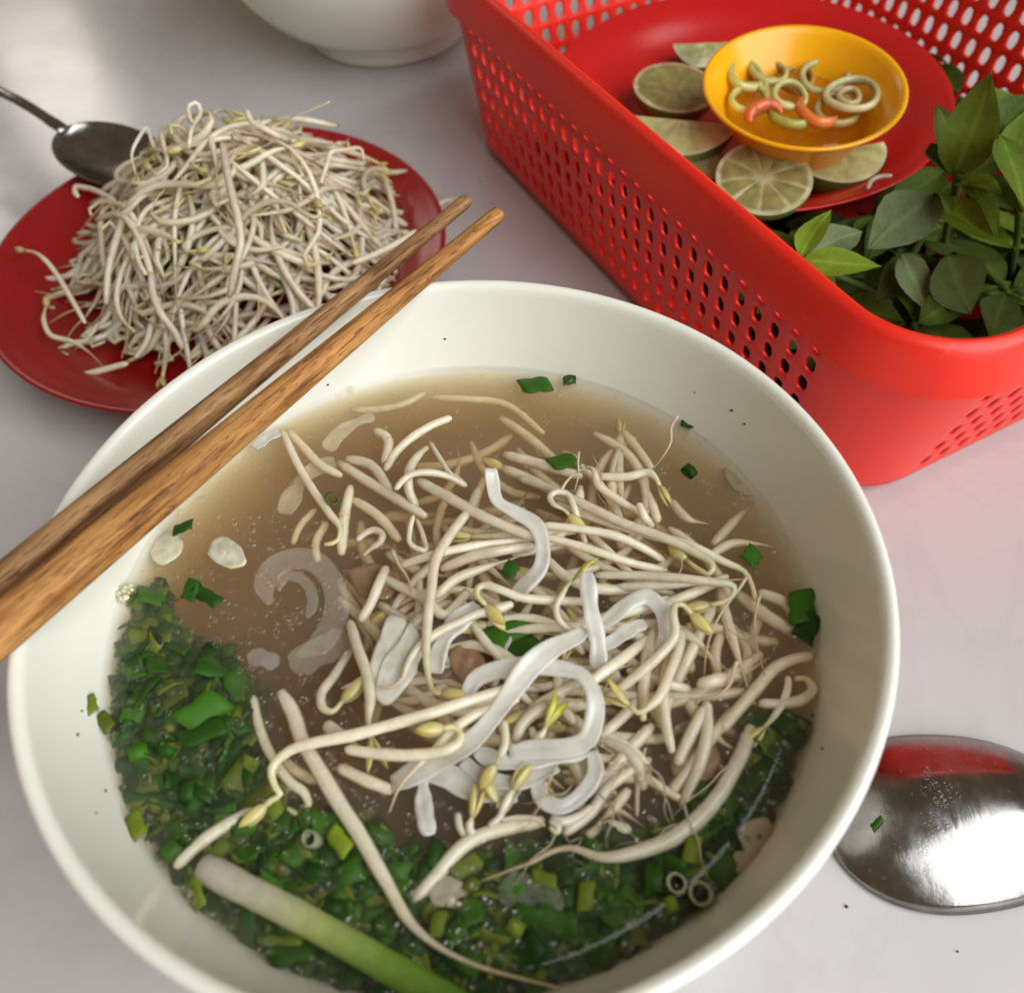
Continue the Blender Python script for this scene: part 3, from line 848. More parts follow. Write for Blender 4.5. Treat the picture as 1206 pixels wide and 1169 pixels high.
# long scallion stalk, white at one end, green at the other
P = path([(240,1020),(280,1042),(324,1064),(412,1112),(485,1154),(560,1196)], (-.4,.6,1.0,1.0,.8))
o0 = P[2].copy()
v, f, c = tube(P, lambda t: .0034 * interp([(0, .86), (.05, 1.0), (1, .95)], t), 12, 26,
               lambda t: interp([(0, (.66, .58, .50)), (.25, (.68, .64, .46)), (.45, (.48, .55, .18)), (.7, (.22, .38, .05)), (1, (.13, .28, .03))], t))
tag(link('scallion_stalk', mkmesh('scallion_stalk', off(v, o0), f, M_green, c), None, o0), 'long scallion stalk, white end to green end, lying near the bottom of the bowl', 'scallion')

# chopped scallion
GS = 'chopped scallion pieces in the soup'
G0, G1, G2 = (.022, .086, .006), (.044, .138, .009), (.18, .24, .02)
def ring_mesh(rad, ln, thick, col, squash, k):
    vs, fs, cs = [], [], []
    n = 10
    for j, (x, r) in enumerate(((0, rad), (ln, rad), (ln, rad - thick), (0, rad - thick))):
        for i in range(n):
            a = 2 * PI * i / n
            rr = r * (1 + .12 * noise.noise(Vector((math.cos(a), math.sin(a), k * 3.1 + x * 200))))
            vs.append(Vector((x - ln / 2 + .0006 * noise.noise(Vector((math.cos(a) * 2, k, math.sin(a) * 2))), rr * math.cos(a), rr * math.sin(a) * squash)))
            s = 1.0 if j < 2 else 1.5
            cs.append(tuple(min(1, q * s) for q in col))
    for j in range(4):
        j2 = (j + 1) % 4
        for i in range(n):
            i2 = (i + 1) % n
            fs.append((j * n + i, j * n + i2, j2 * n + i2, j2 * n + i))
    return mkmesh('scallion_piece', vs, fs, M_green, cs)
def flake_mesh(L, W, col, k):
    vs, fs, cs = [], [], []
    nx, ny = 6, 4
    for i in range(nx + 1):
        for j in range(ny + 1):
            x = (i / nx - .5) * L; y = (j / ny - .5) * W * (1 + .1 * math.sin(i * 2 + k))
            z = .0009 * math.cos(y / W * 2.6) + .0012 * noise.noise(Vector((x * 200, k * 5.0, y * 90)))
            vs.append(Vector((x + y * .35 * math.sin(k), y, z)))
            f_ = .85 + .3 * (j / ny)
            cs.append(tuple(q * f_ for q in col))
    for i in range(nx):
        for j in range(ny):
            a = i * (ny + 1) + j
            fs.append((a, a + ny + 1, a + ny + 2, a + 1))
    # underside for thickness
    nb = len(vs)
    vs += [p - Vector((0, 0, .00035)) for p in vs[:nb]]
    cs += cs[:nb]
    fs += [tuple(i + nb for i in q[::-1]) for q in fs[:]]
    edge = [j for j in range(ny + 1)] + [i * (ny + 1) + ny for i in range(1, nx + 1)] + [nx * (ny + 1) + j for j in range(ny - 1, -1, -1)] + [i * (ny + 1) for i in range(nx - 1, 0, -1)]
    for a, b_ in zip(edge, edge[1:] + edge[:1]):
        fs.append((a, b_, b_ + nb, a + nb))
    return mkmesh('scallion_piece', vs, fs, M_green, cs)
RINGS = [ring_mesh(.0022, .0042, .0005, G1, .8, 1), ring_mesh(.0025, .006, .0005, G0, .55, 2), ring_mesh(.0018, .0035, .0004, G2, .9, 3), ring_mesh(.0027, .0075, .0005, G1, .4, 4), ring_mesh(.003, .003, .0005, G0, .7, 5)]
FLAKES = [flake_mesh(.008, .0052, G0, 1), flake_mesh(.0062, .0055, G1, 2), flake_mesh(.011, .0045, G0, 3), flake_mesh(.007, .004, G2, 4), flake_mesh(.009, .006, G1, 5)]
def rq(flat=.5):
    return Quaternion((0, 0, 1), rnd.uniform(0, 2 * PI)) @ Quaternion((1, 0, 0), rnd.gauss(0, flat)) @ Quaternion((0, 1, 0), rnd.gauss(0, flat * .6))
def piece(x, y, h, me, rot, label, scale=1.0, z=None):
    o = link('scallion_piece', me, None, at(x, y, ZS + h / 1000 if z is None else z), rot)
    o.scale = (scale,) * 3
    return tag(o, label, 'scallion', GS)
def zr(deg, tilt=0.0):
    return Quaternion((0, 0, 1), R(deg)) @ Quaternion((1, 0, 0), tilt)
piece(601, 671, 8.5, FLAKES[1], zr(60), 'bright green square of scallion lying on the level sprouts', .72)
piece(244, 702, .3, FLAKES[2], zr(-35), 'slim green scallion strip alone on the brown broth at the left', .85)
piece(216, 621, .2, FLAKES[0], zr(20), 'green scallion flake at the left edge beside the chopstick', .7)
piece(391, 587, .8, RINGS[0], zr(70, .6) @ Quaternion((0, 1, 0), 1.0), 'green scallion ring standing on end at the upper left', .95)
piece(630, 454, -.2, FLAKES[4], zr(0), 'wide dark scallion flake near the far wall', 1.1)
piece(671, 447, -.2, FLAKES[1], zr(15), 'small dark scallion flake right beside the wide one near the far wall', .7)
piece(663, 544, .2, FLAKES[4], zr(10), 'green scallion flake behind the long slanting sprouts', .9)
piece(815, 500, .3, FLAKES[2], zr(-20), 'dark scallion strip where the broth meets the far right wall', .6)
piece(812, 555, .1, RINGS[4], zr(40), 'dark green scallion ring on the brown broth at the far right', .8)
piece(885, 655, .4, FLAKES[1], zr(50), 'green scallion square at the right edge of the pile', .9)
piece(944, 715, .1, FLAKES[4], zr(80), 'dark scallion flake against the right wall, upper one', 1.1)
piece(950, 738, -.3, FLAKES[0], zr(60), 'dark scallion flake against the right wall, lower one', 1.1)
piece(240, 838, .8, FLAKES[4], zr(38, .5), 'large bright green scallion flake in the left green patch', 1.25)
piece(238, 862, .5, FLAKES[4], zr(20, -.3), 'large blue green scallion flake right below the bright one', 1.25)
piece(107, 830, 0, FLAKES[3], zr(-65), 'thin green strip stuck to the inner left wall above the broth', .75, z=ZS + .0035)
piece(124, 850, .8, FLAKES[3], zr(-50), 'green flake at the waterline under the stuck strip', .8)
piece(160, 972, .5, FLAKES[3], zr(-60), 'yellow green flake at the lower left waterline', .95)
piece(400, 990, .5, FLAKES[3], zr(-50), 'yellow green strip right of the long diagonal sprout', 1.0)
piece(515, 1088, .6, FLAKES[3], zr(75), 'small yellow green strip beside the trailing root', .8)
piece(690, 1055, .4, FLAKES[3], zr(80), 'olive yellow flake among the scallions near the bottom', .9)
piece(641, 1035, .3, FLAKES[3], zr(-20), 'olive yellow flake above the translucent onion piece', .8)
piece(770, 1033, .8, RINGS[3], zr(85), 'bright green scallion tube at the lower right', .8)
piece(815, 1000, .6, FLAKES[3], zr(70), 'yellow green strip at the lower right near the pale fat', .9)
piece(595, 745, .5, FLAKES[4], zr(30), 'dark green scallion leaf in the gap in the middle, upper one', 1.3)
piece(612, 762, .1, FLAKES[4], zr(-30), 'dark green scallion leaf in the gap in the middle, lower one', 1.3)
piece(225, 695, .2, FLAKES[0], zr(80), 'dark green flake near the chopstick side of the green patch', .8)
for (x, y, rr, lb) in ((798, 1040, .9, 'pale green hollow scallion ring at the lower right, the left one'), (826, 1052, 1.05, 'pale green hollow scallion ring at the lower right, the right one'), (368, 988, .8, 'small pale scallion ring near the diagonal sprout')):
    me = RINGS[2].copy()
    a = me.attributes['col']
    a.data.foreach_set('color', [v_ for _ in range(len(me.vertices)) for v_ in (.42, .46, .27, 1)])
    piece(x, y, .5, me, zr(30) @ Quaternion((0, 1, 0), 1.25), lb, 1.45 * rr)
# the green patch: individual pieces on top, a mass below
POLY = [(140,715),(185,690),(205,745),(262,770),(300,830),(290,890),(335,965),(430,975),(480,1015),(600,1012),(760,985),(850,930),(895,850),(940,850),(955,885),(880,1010),(780,1105),(660,1150),(520,1190),(380,1160),(205,1040),(135,900)]
def inside(x, y, poly):
    c_ = False
    for (x0, y0), (x1, y1) in zip(poly, poly[1:] + poly[:1]):
        if (y0 > y) != (y1 > y) and x < (x1 - x0) * (y - y0) / (y1 - y0) + x0:
            c_ = not c_
    return c_
def soup_r(p):
    return math.hypot(p.x, p.y)
def sc_label(me, x, y):
    kind = 'green scallion ring' if me in RINGS else 'yellowish scallion flake' if me == FLAKES[3] else 'dark scallion flake' if me in (FLAKES[0], FLAKES[2]) else 'green scallion flake'
    where = 'by the left wall of the bowl' if x < 200 else 'in the left part of the green patch' if x < 330 else 'in the bottom part of the green patch' if x < 620 else 'in the lower right part of the green patch' if y > 960 else 'near the right wall of the bowl'
    return 'chopped ' + kind + ' ' + where
cnt = 0
while cnt < 235:
    x, y = rnd.uniform(125, 960), rnd.uniform(690, 1195)
    if not inside(x, y, POLY): continue
    edge = min(1, noise.noise(Vector((x * .02, y * .02, 4))) + .9)
    if rnd.random() > edge: continue
    p = at(x, y, ZS)
    if soup_r(p) > .0915: continue
    h = rnd.choice([-.8, -1.6, -1.8, -2.2, -2.6, -3.0, -3.5, -4.0, -4.6])
    me = rnd.choice(FLAKES[:3] + FLAKES[4:] * 2 + FLAKES[:3] + RINGS + [FLAKES[3]])
    piece(x, y, h, me, rq(.28), sc_label(me, x, y), rnd.uniform(.65, 1.15))
    cnt += 1
vs, fs, cs = [], [], []
k = 0
while k < 1900:
    x, y = rnd.uniform(125, 960), rnd.uniform(690, 1195)
    if not inside(x, y, POLY): continue
    z = ZS + rnd.uniform(-8.0, -2.6) / 1000
    p = at(x, y, z)
    if soup_r(p) > .0895: continue
    k += 1
    me = rnd.choice(FLAKES)
    q = rq(.5).to_matrix(); s = rnd.uniform(.7, 1.2)
    f_ = rnd.uniform(.7, 1.2)
    colr = rnd.choice([G0, G0, G1, G2])
    b0 = len(vs)
    vs += [p + q @ (v_.co * s) for v_ in me.vertices]
    cs += [tuple(c_ * f_ for c_ in colr)] * len(me.vertices)
    fs += [tuple(i + b0 for i in pl.vertices) for pl in me.polygons]
so = link('chopped_scallions', mkmesh('chopped_scallions', vs, fs, M_green, cs))
tag(so, 'mass of chopped green scallion lying under the top pieces in the soup', 'scallions', None, 'stuff')

# oil droplets and little bubbles on the broth
vs, fs, cs = [], [], []
def dome(c0, r, hgt):
    b0 = len(vs); n = 10
    prof = ((1, 0), (.93, .7), (.80, 1.0), (.62, .55), (.35, .35))
    for (s, z) in prof:
        for i in range(n):
            a = 2 * PI * i / n
            vs.append(c0 + Vector((r * s * math.cos(a), r * s * math.sin(a), hgt * z)))
    vs.append(c0 + Vector((0, 0, hgt * .3)))
    m_ = len(prof) - 1
    for j in range(m_):
        for i in range(n):
            i2 = (i + 1) % n
            fs.append((b0 + j * n + i, b0 + j * n + i2, b0 + (j + 1) * n + i2, b0 + (j + 1) * n + i))
    for i in range(n):
        fs.append((b0 + m_ * n + i, b0 + m_ * n + (i + 1) % n, b0 + (m_ + 1) * n))
k = 0
while k < 1500:
    x, y = rnd.uniform(120, 970), rnd.uniform(440, 1180)
    p = at(x, y, ZS + .0001)
    if soup_r(p) > .0925: continue
    wgt = .28 if inside(x, y, POLY) else 1.0 if (x < 430 and y > 600) else .4
    if rnd.random() > wgt: continue
    r = rnd.choice([.35, .45, .5, .6, .7, .9]) / 1000 * rnd.uniform(.8, 1.15)
    dome(p, r * 1.5, r * rnd.uniform(.45, .75)); k += 1
for (x, y, r) in ((368, 988, 2.2), (415, 1086, 2.0), (380, 1075, 1.3), (543, 1100, 1.8), (165, 955, 1.3), (262, 820, 1.5), (282, 850, 1.4), (825, 1050, 2.2), (668, 1004, 1.2), (560, 1118, 1.2), (330, 1080, 1.1), (900, 955, 1.0)):
    dome(at(x, y, ZS + .0001), r / 1000, r * .35 / 1000)
tag(link('oil_droplets', mkmesh('oil_droplets', vs, fs, M_droplet)), 'tiny oil droplets and bubbles scattered over the surface of the broth', 'oil droplets', None, 'stuff')

# pepper specks and crumbs on the wall of the bowl
def wall_pt(x, y):
    d = at(x, y, 0) - CAM
    best, bt = None, 1e9
    for i in range(400):
        z = ZS + .0005 + (.0885 - ZS) * i / 399
        p = at(x, y, z)
        # inner radius by height
        rr = None
        for (r0, z0), (r1, z1) in zip(INN, INN[1:]):
            if z1 <= z <= z0:
                rr = r0 + (r1 - r0) * (z - z0) / (z1 - z0 - 1e-12); break
        if rr is None: continue
        e = abs(soup_r(p) - rr)
        if e < bt: bt, best = e, p
    return best
def speck(name, px, py, r, m, col, label, cat, group, sc=(1, 1, .6)):
    p = wall_pt(px, py)
    v, f = lathe([(0, -r), (r * .7, -r * .7), (r, 0), (r * .7, r * .7), (0, r)], 8)
    v = [Vector((q.x * sc[0] * (1 + .3 * noise.noise(q * 4000)), q.y * sc[1], q.z * sc[2])) for q in v]
    return tag(link(name, mkmesh(name, v, f, m, [col] * len(v)), None, p), label, cat, group)
for (x, y, r, lb) in ((96, 837, .42, 'on the inner left wall below the stuck green strip'), (91, 865, .5, 'on the lower left inner wall, larger one'), (124, 931, .45, 'on the lower left inner wall near the waterline'), (113, 957, .35, 'on the lower left inner wall, lowest one'), (862, 483, .55, 'on the right inner wall, larger of the upper two'), (877, 499, .45, 'on the right inner wall, smaller of the upper two'), (524, 399, .5, 'on the far inner wall near the chopstick tips'), (386, 453, .5, 'on the far inner wall just right of the lower chopstick'), (957, 842, .45, 'on the right inner wall level with the spoon'), (969, 881, .4, 'on the right inner wall below its neighbour'), (818, 462, .3, 'on the far right inner wall, faintest one')):
    speck('pepper_speck', x, y, r / 1000, M_fringe, (0, 0, 0), 'tiny dark pepper speck ' + lb, 'speck', 'pepper specks on the bowl wall')
for (x, y, r) in ((146, 692, 1.5), (152, 704, 1.3), (142, 704, 1.0), (154, 692, .9), (148, 715, .8)):
    pass
for (x, y, r_) in ((997, 1067, .0006), (566, 214, .0005), (1128, 1120, .0004)):
    q_ = at(x, y, r_ * .5)
    v, f = lathe([(0, -r_), (r_ * .7, -r_ * .7), (r_, 0), (r_ * .7, r_ * .7), (0, r_)], 8)
    tag(link('crumb', mkmesh('crumb', [p * (1 + .4 * noise.noise(p * 3000)) * .8 for p in v], f, M_fringe), None, q_),
        {997: 'tiny dark crumb on the table below the right spoon', 566: 'tiny dark crumb on the table beside the chopstick tips', 1128: 'faint dark crumb on the table in the lower right corner'}[x], 'crumb', 'crumbs on the table')
v, f, c = [], [], []
pc = wall_pt(148, 700)
for k in range(16):
    o_ = Vector((rnd.gauss(0, .0012), rnd.gauss(0, .0013), rnd.gauss(.0008, .0006)))
    v2, f2 = lathe([(0, -.001), (.0008, -.0005), (.001, .0002), (.0005, .0008), (0, .001)], 7)
    s = rnd.uniform(.5, 1.1)
    b0 = len(v)
    v += [q * s + o_ for q in v2]; f += [tuple(i + b0 for i in q) for q in f2]
tag(link('fat_crumb', mkmesh('fat_crumb', v, f, M_meat, [(.66, .62, .42)] * len(v)), None, pc), 'crumbly pale fat bit stuck to the left wall under the chopsticks', 'crumb')

# ------------------------------------------------------------------ chopsticks
def chopstick(p_tip, p_end, r_tip, r_end, m, label):
    ax = (p_end - p_tip)
    L = ax.length
    vs, fs = [], []
    seg, n = 20, 40
    prof = [(0, .55), (.004, .86), (.012, 1.0)]
    for i in range(n + 1):
        t = i / n if i > 2 else (0, .004, .012)[i]
        t = min(t, .999)
        r = r_tip + (r_end - r_tip) * min(1, t / .75)
        k = interp([(0, .6), (.004, .9), (.012, 1), (.99, 1), (1, .8)], t)
        sq = max(0, min(1, (t - .15) / .4))         # round at the tip, squarer to the handle
        for j in range(seg):
            a = 2 * PI * (j + .5) / seg
            c_, s_ = math.cos(a), math.sin(a)
            e = 1 - .42 * sq
            x = math.copysign(abs(c_) ** e, c_); y = math.copysign(abs(s_) ** e, s_)
            vs.append(Vector((t * L, r * k * x, r * k * y)))
    for i in range(n):
        for j in range(seg):
            j2 = (j + 1) % seg
            fs.append((i * seg + j, (i + 1) * seg + j, (i + 1) * seg + j2, i * seg + j2))
    fs.append(tuple(range(seg))[::1]); fs.append(tuple(n * seg + j for j in range(seg))[::-1])
    o = link('chopstick', mkmesh('chopstick', vs, fs, m), None, p_tip, ax.to_track_quat('X', 'Z'))
    return tag(o, label, 'chopstick', 'chopsticks across the bowl')
zc = .0905
def ext(a, b_, k):
    return a + (b_ - a) * k
a1, b1 = at(552, 234, zc + .0027), at(0, 687, zc + .0034)
chopstick(a1, ext(a1, b1, 1.32), .0023, .0037, M_wood_a, 'greyish brown wooden chopstick on the bowl rim, the upper left one')
a2, b2 = at(589, 250, zc + .0031), at(0, 741, zc + .0045)
chopstick(a2, ext(a2, b2, 1.32), .0026, .0049, M_wood_b, 'orange brown wooden chopstick on the bowl rim, the lower right one')

# ------------------------------------------------------------------ left plate with its heap of sprouts
def plate_profile(Rr, zr_, zf, rf):
    return [(0, zf - .0035), (rf * .8, zf - .0035), (rf * .86, zf - .005), (rf * .92, zf - .003), (rf * 1.05, zf - .001)] + \
        smooth_profile([(rf * 1.2, zf + .003), (Rr * .92, zr_ - .0035), (Rr - .0006, zr_ - .0012)], 8) + \
        [(Rr, zr_ - .0004), (Rr - .0004, zr_), (Rr - .0014, zr_ + .0001)] + \
        smooth_profile([(Rr - .003, zr_ - .0006), (Rr * .9, zr_ - .0028), (rf * 1.22, zf + .0055), (rf * 1.08, zf + .0018), (rf, zf + .0004), (rf * .8, zf)], 16) + [(rf * .4, zf), (0, zf)]
LPC = Vector((-.1106, .2222, 0))
lp = empty('red_plate', 'dark red round plate at the left under the heap of bean sprouts', 'plate', LPC)
link('plate_body', mkmesh('plate_body', *lathe(plate_profile(.1024, .022, .0052, .062), 96), M_redplate), lp)
HC = Vector((-.100, .236, 0))
def heap_z(x, y):
    d = math.hypot((x - HC.x) / 1.0, (y - HC.y) * (1.0 if y > HC.y else .95)) / .077
    b_ = max(0, 1 - d ** 1.7)
    return .010 + .052 * b_ * (1 + .34 * noise.noise(Vector((x * 34, y * 34, 7))))
def heap_sprout(lift, label, single=True, cx=None, cy_=None, out=False):
    a, q = rnd.uniform(0, 2 * PI), math.sqrt(rnd.random())
    if cx is None:
        cx, cy_ = HC.x + .070 * q * math.cos(a), HC.y + .066 * q * math.sin(a)
    L = rnd.uniform(.038, .062)
    th = rnd.uniform(0, 2 * PI)
    if out: th = math.atan2(cy_ - HC.y, cx - HC.x) + rnd.gauss(0, .5)
    bend = rnd.uniform(-1.5, 1.5)
    tilt = rnd.gauss(0, .22)
    P = []
    n = 7
    for k in range(n):
        s = k / (n - 1) - .5
        ang = th + bend * s
        x, y = cx + L * s * math.cos(ang), cy_ + L * s * math.sin(ang)
        z = heap_z(x, y) * .75 + heap_z(cx, cy_) * .25
        P.append(Vector((x, y, max(.012, z + lift + tilt * L * s))))
    # curl the bean end
    d = (P[0] - P[1]).normalized()
    side = Quaternion((0, 0, 1), rnd.choice([-1, 1]) * PI / 2) @ d
    up = Vector((0, 0, rnd.uniform(-.4, .7)))
    kk = rnd.random()
    if kk < .65:
        q1 = P[0] + d * .0035 + side * .002 + up * .002
        q2 = P[0] + d * .0035 + side * .0058 + up * .003
        q3 = P[0] - d * .001 + side * .0075 + up * .002
        P = [q3, q2, q1] + P
    return P
LB = 'white bean sprout on the heap on the left red plate'
big = []
for i in range(150):
    lift = rnd.uniform(-.006, .002) if i < 70 else rnd.uniform(-.001, .009)
    P = heap_sprout(lift, LB, out=i % 3 == 0)
    pr = rnd.choice(['nt', 'nt', 'nb', 'nt'])
    rr_ = rnd.uniform(.0013, .0020)
    bn = rnd.choice(['c', 'h', 'o', None, None])
    mid = P[len(P) // 2]
    dx, dy = mid.x - HC.x, mid.y - HC.y
    where = 'atop the heap' if math.hypot(dx, dy) < .025 else 'on the right heap slope' if dx > abs(dy) else 'on the left heap slope' if -dx > abs(dy) else 'on the far heap slope' if dy > 0 else 'on the near heap slope'
    sprout(P, rr_, pr, bn, ('stout ' if rr_ > .00178 else 'slim ' if rr_ < .0015 else '') + 'bean sprout ' + {None: 'without bean ', 'c': 'with closed bean ', 'o': 'with open bean ', 'h': 'with parted bean '}[bn] + where + ' on the left plate', G_HEAP, rnd.uniform(.75, 1.0), n=15)
# a few that can be told apart
def told(px, zs, r, prof, bean, label):
    sprout([at(x, y, z) for (x, y), z in zip(px, zs)], r, prof, bean, label, G_HEAP, .9, n=20)
told([(262,168),(266,195),(272,225),(281,262),(284,282),(276,320),(270,350)], (.078,.078,.076,.072,.068,.060,.052), .0019, 'bb', None, 'bright thick white sprout running straight down the front of the heap')
told([(28,295),(40,297),(55,308),(68,325),(80,345),(100,380)], (.026,.027,.027,.025,.024,.022), .0014, 'nb', 'c', 'sprout sticking out over the left rim of the plate')
told([(54,360),(52,380),(60,395),(85,402),(105,415),(120,430)], (.02,.021,.02,.019,.018,.018), .0014, 'nt', 'h', 'curved sprout lying on the bare red at the left of the plate')
told([(72,452),(95,443),(120,436),(150,428)], (.0115,.013,.014,.016), .0017, 'bb', None, 'blunt white sprout end on the red at the near side of the plate')
told([(92,232),(88,226),(90,220),(100,221),(120,228),(135,236)], (.040,.041,.041,.041,.042,.042), .0016, 'bb', None, 'bright looped sprout at the upper left of the heap')
told([(240,150),(224,140),(222,125),(232,121),(236,130),(226,150),(222,175)], (.070,.078,.083,.083,.08,.074,.068), .0012, 'nb', 'c', 'small sprout curling above the top left of the heap')
told([(290,130),(298,145),(312,152),(330,162)], (.079,.076,.074,.07), .0017, 'bb', None, 'short white sprout at the top of the heap')
told([(388,120),(370,128),(345,138),(325,150)], (.078,.076,.074,.07), .0006, 'root', None, 'hair thin root sticking out at the top right of the heap')
told([(428,188),(426,176),(405,177),(392,178),(385,195),(378,215)], (.055,.058,.058,.058,.056,.054), .0012, 'nb', None, 'thin kinked sprout reaching over the right side of the plate')
told([(160,205),(155,185),(165,160),(172,150),(180,170),(195,200)], (.055,.06,.064,.065,.062,.056), .0010, 'nb', 'c', 'thin looped sprout in front of the spoon on the left plate')
told([(178,322),(180,345),(190,370),(205,390),(215,410)], (.048,.046,.042,.036,.03), .0018, 'bb', None, 'pale lilac white sprout on the near slope of the heap')
told([(490,272),(470,285),(440,300),(415,310)], (.028,.03,.032,.034), .0016, 'bb', None, 'sprout pointing right toward the chopstick tips')
# the hidden inside of the heap
vs, fs, cs = [], [], []
for i in range(430):
    P = heap_sprout(rnd.uniform(-.020, .001), None)
    rf, cf = sprout_fun('nt', .0019)
    v, f, c = tube(P, rf, 6, 11, cf)
    b0 = len(vs); vs += v; cs += c; fs += [tuple(k + b0 for k in q) for q in f]
tag(link('sprout_heap', mkmesh('sprout_heap', vs, fs, M_sprout, cs)), 'inner mass of the bean sprout heap under the visible sprouts on the left plate', 'bean sprouts', None, 'stuff')

# ------------------------------------------------------------------ spoons
def spoon(name_loc, quat, L, W, D, handle, label, inv=False, th=.0011):
    root = empty('spoon', label, 'spoon', name_loc, 'steel spoons on the table')
    root.rotation_mode = 'QUATERNION'
    root.rotation_quaternion = quat
    nu, nv = 36, 24
    vs, fs = [], []
    for i in range(nu + 1):
        a = i / nu            # 0 at the tip, 1 at the handle
        x = -L * .5 + L * a
        e = 2 * a - 1
        prof = (max(0, 1 - abs(e) ** 2.3)) ** .5 * (1 - .10 * e)
        if a > .82: prof = max(prof, .13 * 1.0)
        if i == 0: prof = .02
        for j in range(nv + 1):
            t = j / nv * 2 - 1
            y = W * .5 * prof * t
            rr = math.sqrt((1 - t * t)) if abs(t) < 1 else 0
            ex = max(0, 1 - abs(e) ** 2.2)
            z = D * (ex ** .62) * (1 - abs(t) ** 2.1) ** .95
            vs.append(Vector((x, y, z)))
    for i in range(nu):
        for j in range(nv):
            q = i * (nv + 1) + j
            fs.append((q, q + nv + 1, q + nv + 2, q + 1))
    if not inv:
        vs = [Vector((v_.x, v_.y, -v_.z)) for v_ in vs]
        fs = [q[::-1] for q in fs]
    bo = link('spoon_bowl', mkmesh('spoon_bowl', vs, fs, M_steel), root)
    md = bo.modifiers.new('thick', 'SOLIDIFY'); md.thickness = th; md.offset = -1 if inv else 1
    hv, hf, hc = ribbon([Vector(p) for p in handle], W * .10, .0009, 28, seed=2, wob=.02, seg=10)
    n = 28; seg = 10
    for i in range(n):
        t = i / (n - 1)
        k = interp([(0, 1.05), (.12, .72), (.4, .75), (.8, 1.2), (1, 1.5)], t)
        cen = sum((hv[i * seg + j] for j in range(seg)), Vector()) / seg
        for j in range(seg):
            hv[i * seg + j] = cen + (hv[i * seg + j] - cen) * k
    link('handle', mkmesh('handle', hv, hf, M_steel), root)
    return root
# right spoon lies face down, handle out of the frame to the right
pA, pB = at(990, 975, .004), at(1206, 940, .009)
d = (at(1206, 962, 0) - at(1000, 975, 0)); d.z = 0; d.normalize()
cR = at(1123, 965, 0); cR.z = .0012
qR = d.to_track_quat('X', 'Z')
spR = spoon(cR, qR, .078, .052, .0125, [(.0385, 0, .001), (.047, 0, .003), (.065, 0, .010), (.10, 0, .013), (.15, 0, .008)],
            'steel spoon lying face down at the right of the bowl, wet back shining', inv=True)
# left spoon rests on the plate with its handle over the table
cL = at(128, 178, .030)
hd = at(0, 118, .036) - at(78, 156, .031); hd.normalize()
qL = hd.to_track_quat('X', 'Z')
spoon(cL, qL, .062, .042, .0085, [(.0295, 0, -.0005), (.036, 0, .001), (.055, 0, .004), (.085, 0, .004), (.13, 0, -.004)],
      'steel spoon resting on the rim of the left red plate, partly under the sprouts', inv=False)
# scallion bit and water drops on the back of the right spoon
def spoon_z(p):
    q = qR.inverted() @ (p - cR)
    e = q.x / .040
    a = (e + 1) / 2
    prof = (max(0, 1 - abs(e) ** 2.3)) ** .5 * (1 - .10 * e)
    t = min(.99, abs(q.y) / (.026 * max(.05, prof)))
    ex = max(0, 1 - abs(e) ** 2.2)
    return cR.z + .0125 * (ex ** .62) * (1 - t ** 2.1) ** .95
def on_spoon(x, y):
    z = .008
    for _ in range(12):
        z = .5 * z + .5 * spoon_z(at(x, y, z))
    return at(x, y, z)
o = link('scallion_piece', FLAKES[0], None, on_spoon(1032, 970) + Vector((0, 0, .0006)), zr(35, -.1))
o.scale = (.55, .35, .55)
tag(o, 'tiny dark green scallion bit stuck to the back of the right spoon', 'scallion', GS)
vs, fs = [], []
for k in range(230):
    if k < 120:
        x, y = rnd.gauss(1090, 9) + (k % 7), rnd.uniform(905, 1035)
        x += 14 * math.sin((y - 900) / 35)
    else:
        x, y = rnd.uniform(1010, 1204), rnd.uniform(870, 1050)
    p = on_spoon(x, y)
    if p.z < .004: continue
    r = rnd.uniform(.0003, .0009) * (1.2 if k < 120 else .7)
    dome(p + Vector((0, 0, .0001)), r, r * .5)
dr = link('water_drops', mkmesh('water_drops', vs, fs, M_water), None)
tag(dr, 'small water drops clinging to the back of the right spoon', 'water drops', None, 'stuff')

# ------------------------------------------------------------------ red basket
U, V = Vector((-.43, .90, 0)).normalized(), Vector((.90, .43, 0)).normalized()
def uv(u, v, z):
    return U * u + V * v + Vector((0, 0, z))
# rounded rectangles at the base and under the rim: (u0,u1,v0,v1,radius,z)
BB = (.0075, .307, .150, .350, .030, .006)
BT = (-.0105, .323, .1435, .368, .034, .078)
def loop_pt(rect, side, s):
    u0, u1, v0, v1, r, z = rect
    if side == 0: return uv(u0 + r + (u1 - u0 - 2 * r) * s, v0, z)            # left long wall
    if side == 1: return uv(u1, v0 + r + (v1 - v0 - 2 * r) * s, z)            # far wall
    if side == 2: return uv(u1 - r - (u1 - u0 - 2 * r) * s, v1, z)            # right wall
    return uv(u0, v1 - r - (v1 - v0 - 2 * r) * s, z)                          # near wall
def corner_pt(rect, k, s):
    u0, u1, v0, v1, r, z = rect
    cu, cv, a0 = ((u1 - r, v0 + r, 1.5 * PI), (u1 - r, v1 - r, 0), (u0 + r, v1 - r, .5 * PI), (u0 + r, v0 + r, PI))[k]
    a = a0 + s * PI / 2
    return uv(cu + r * math.cos(a), cv + r * math.sin(a), z)
def blend(fn, k, s, t):
    p, q = fn(BB, k, s), fn(BT, k, s)
    return p.lerp(q, t)
basket = empty('basket', 'red plastic basket with holes in its walls, holding herbs and a red plate', 'basket', uv(.14, .25, 0))
bo0 = basket.location.copy()
vs, fs = [], []
vid = {}
def vadd(p):
    k = (round(p.x, 6), round(p.y, 6), round(p.z, 6))
    if k not in vid:
        vid[k] = len(vs); vs.append(p - bo0)
    return vid[k]
ROWS = 6
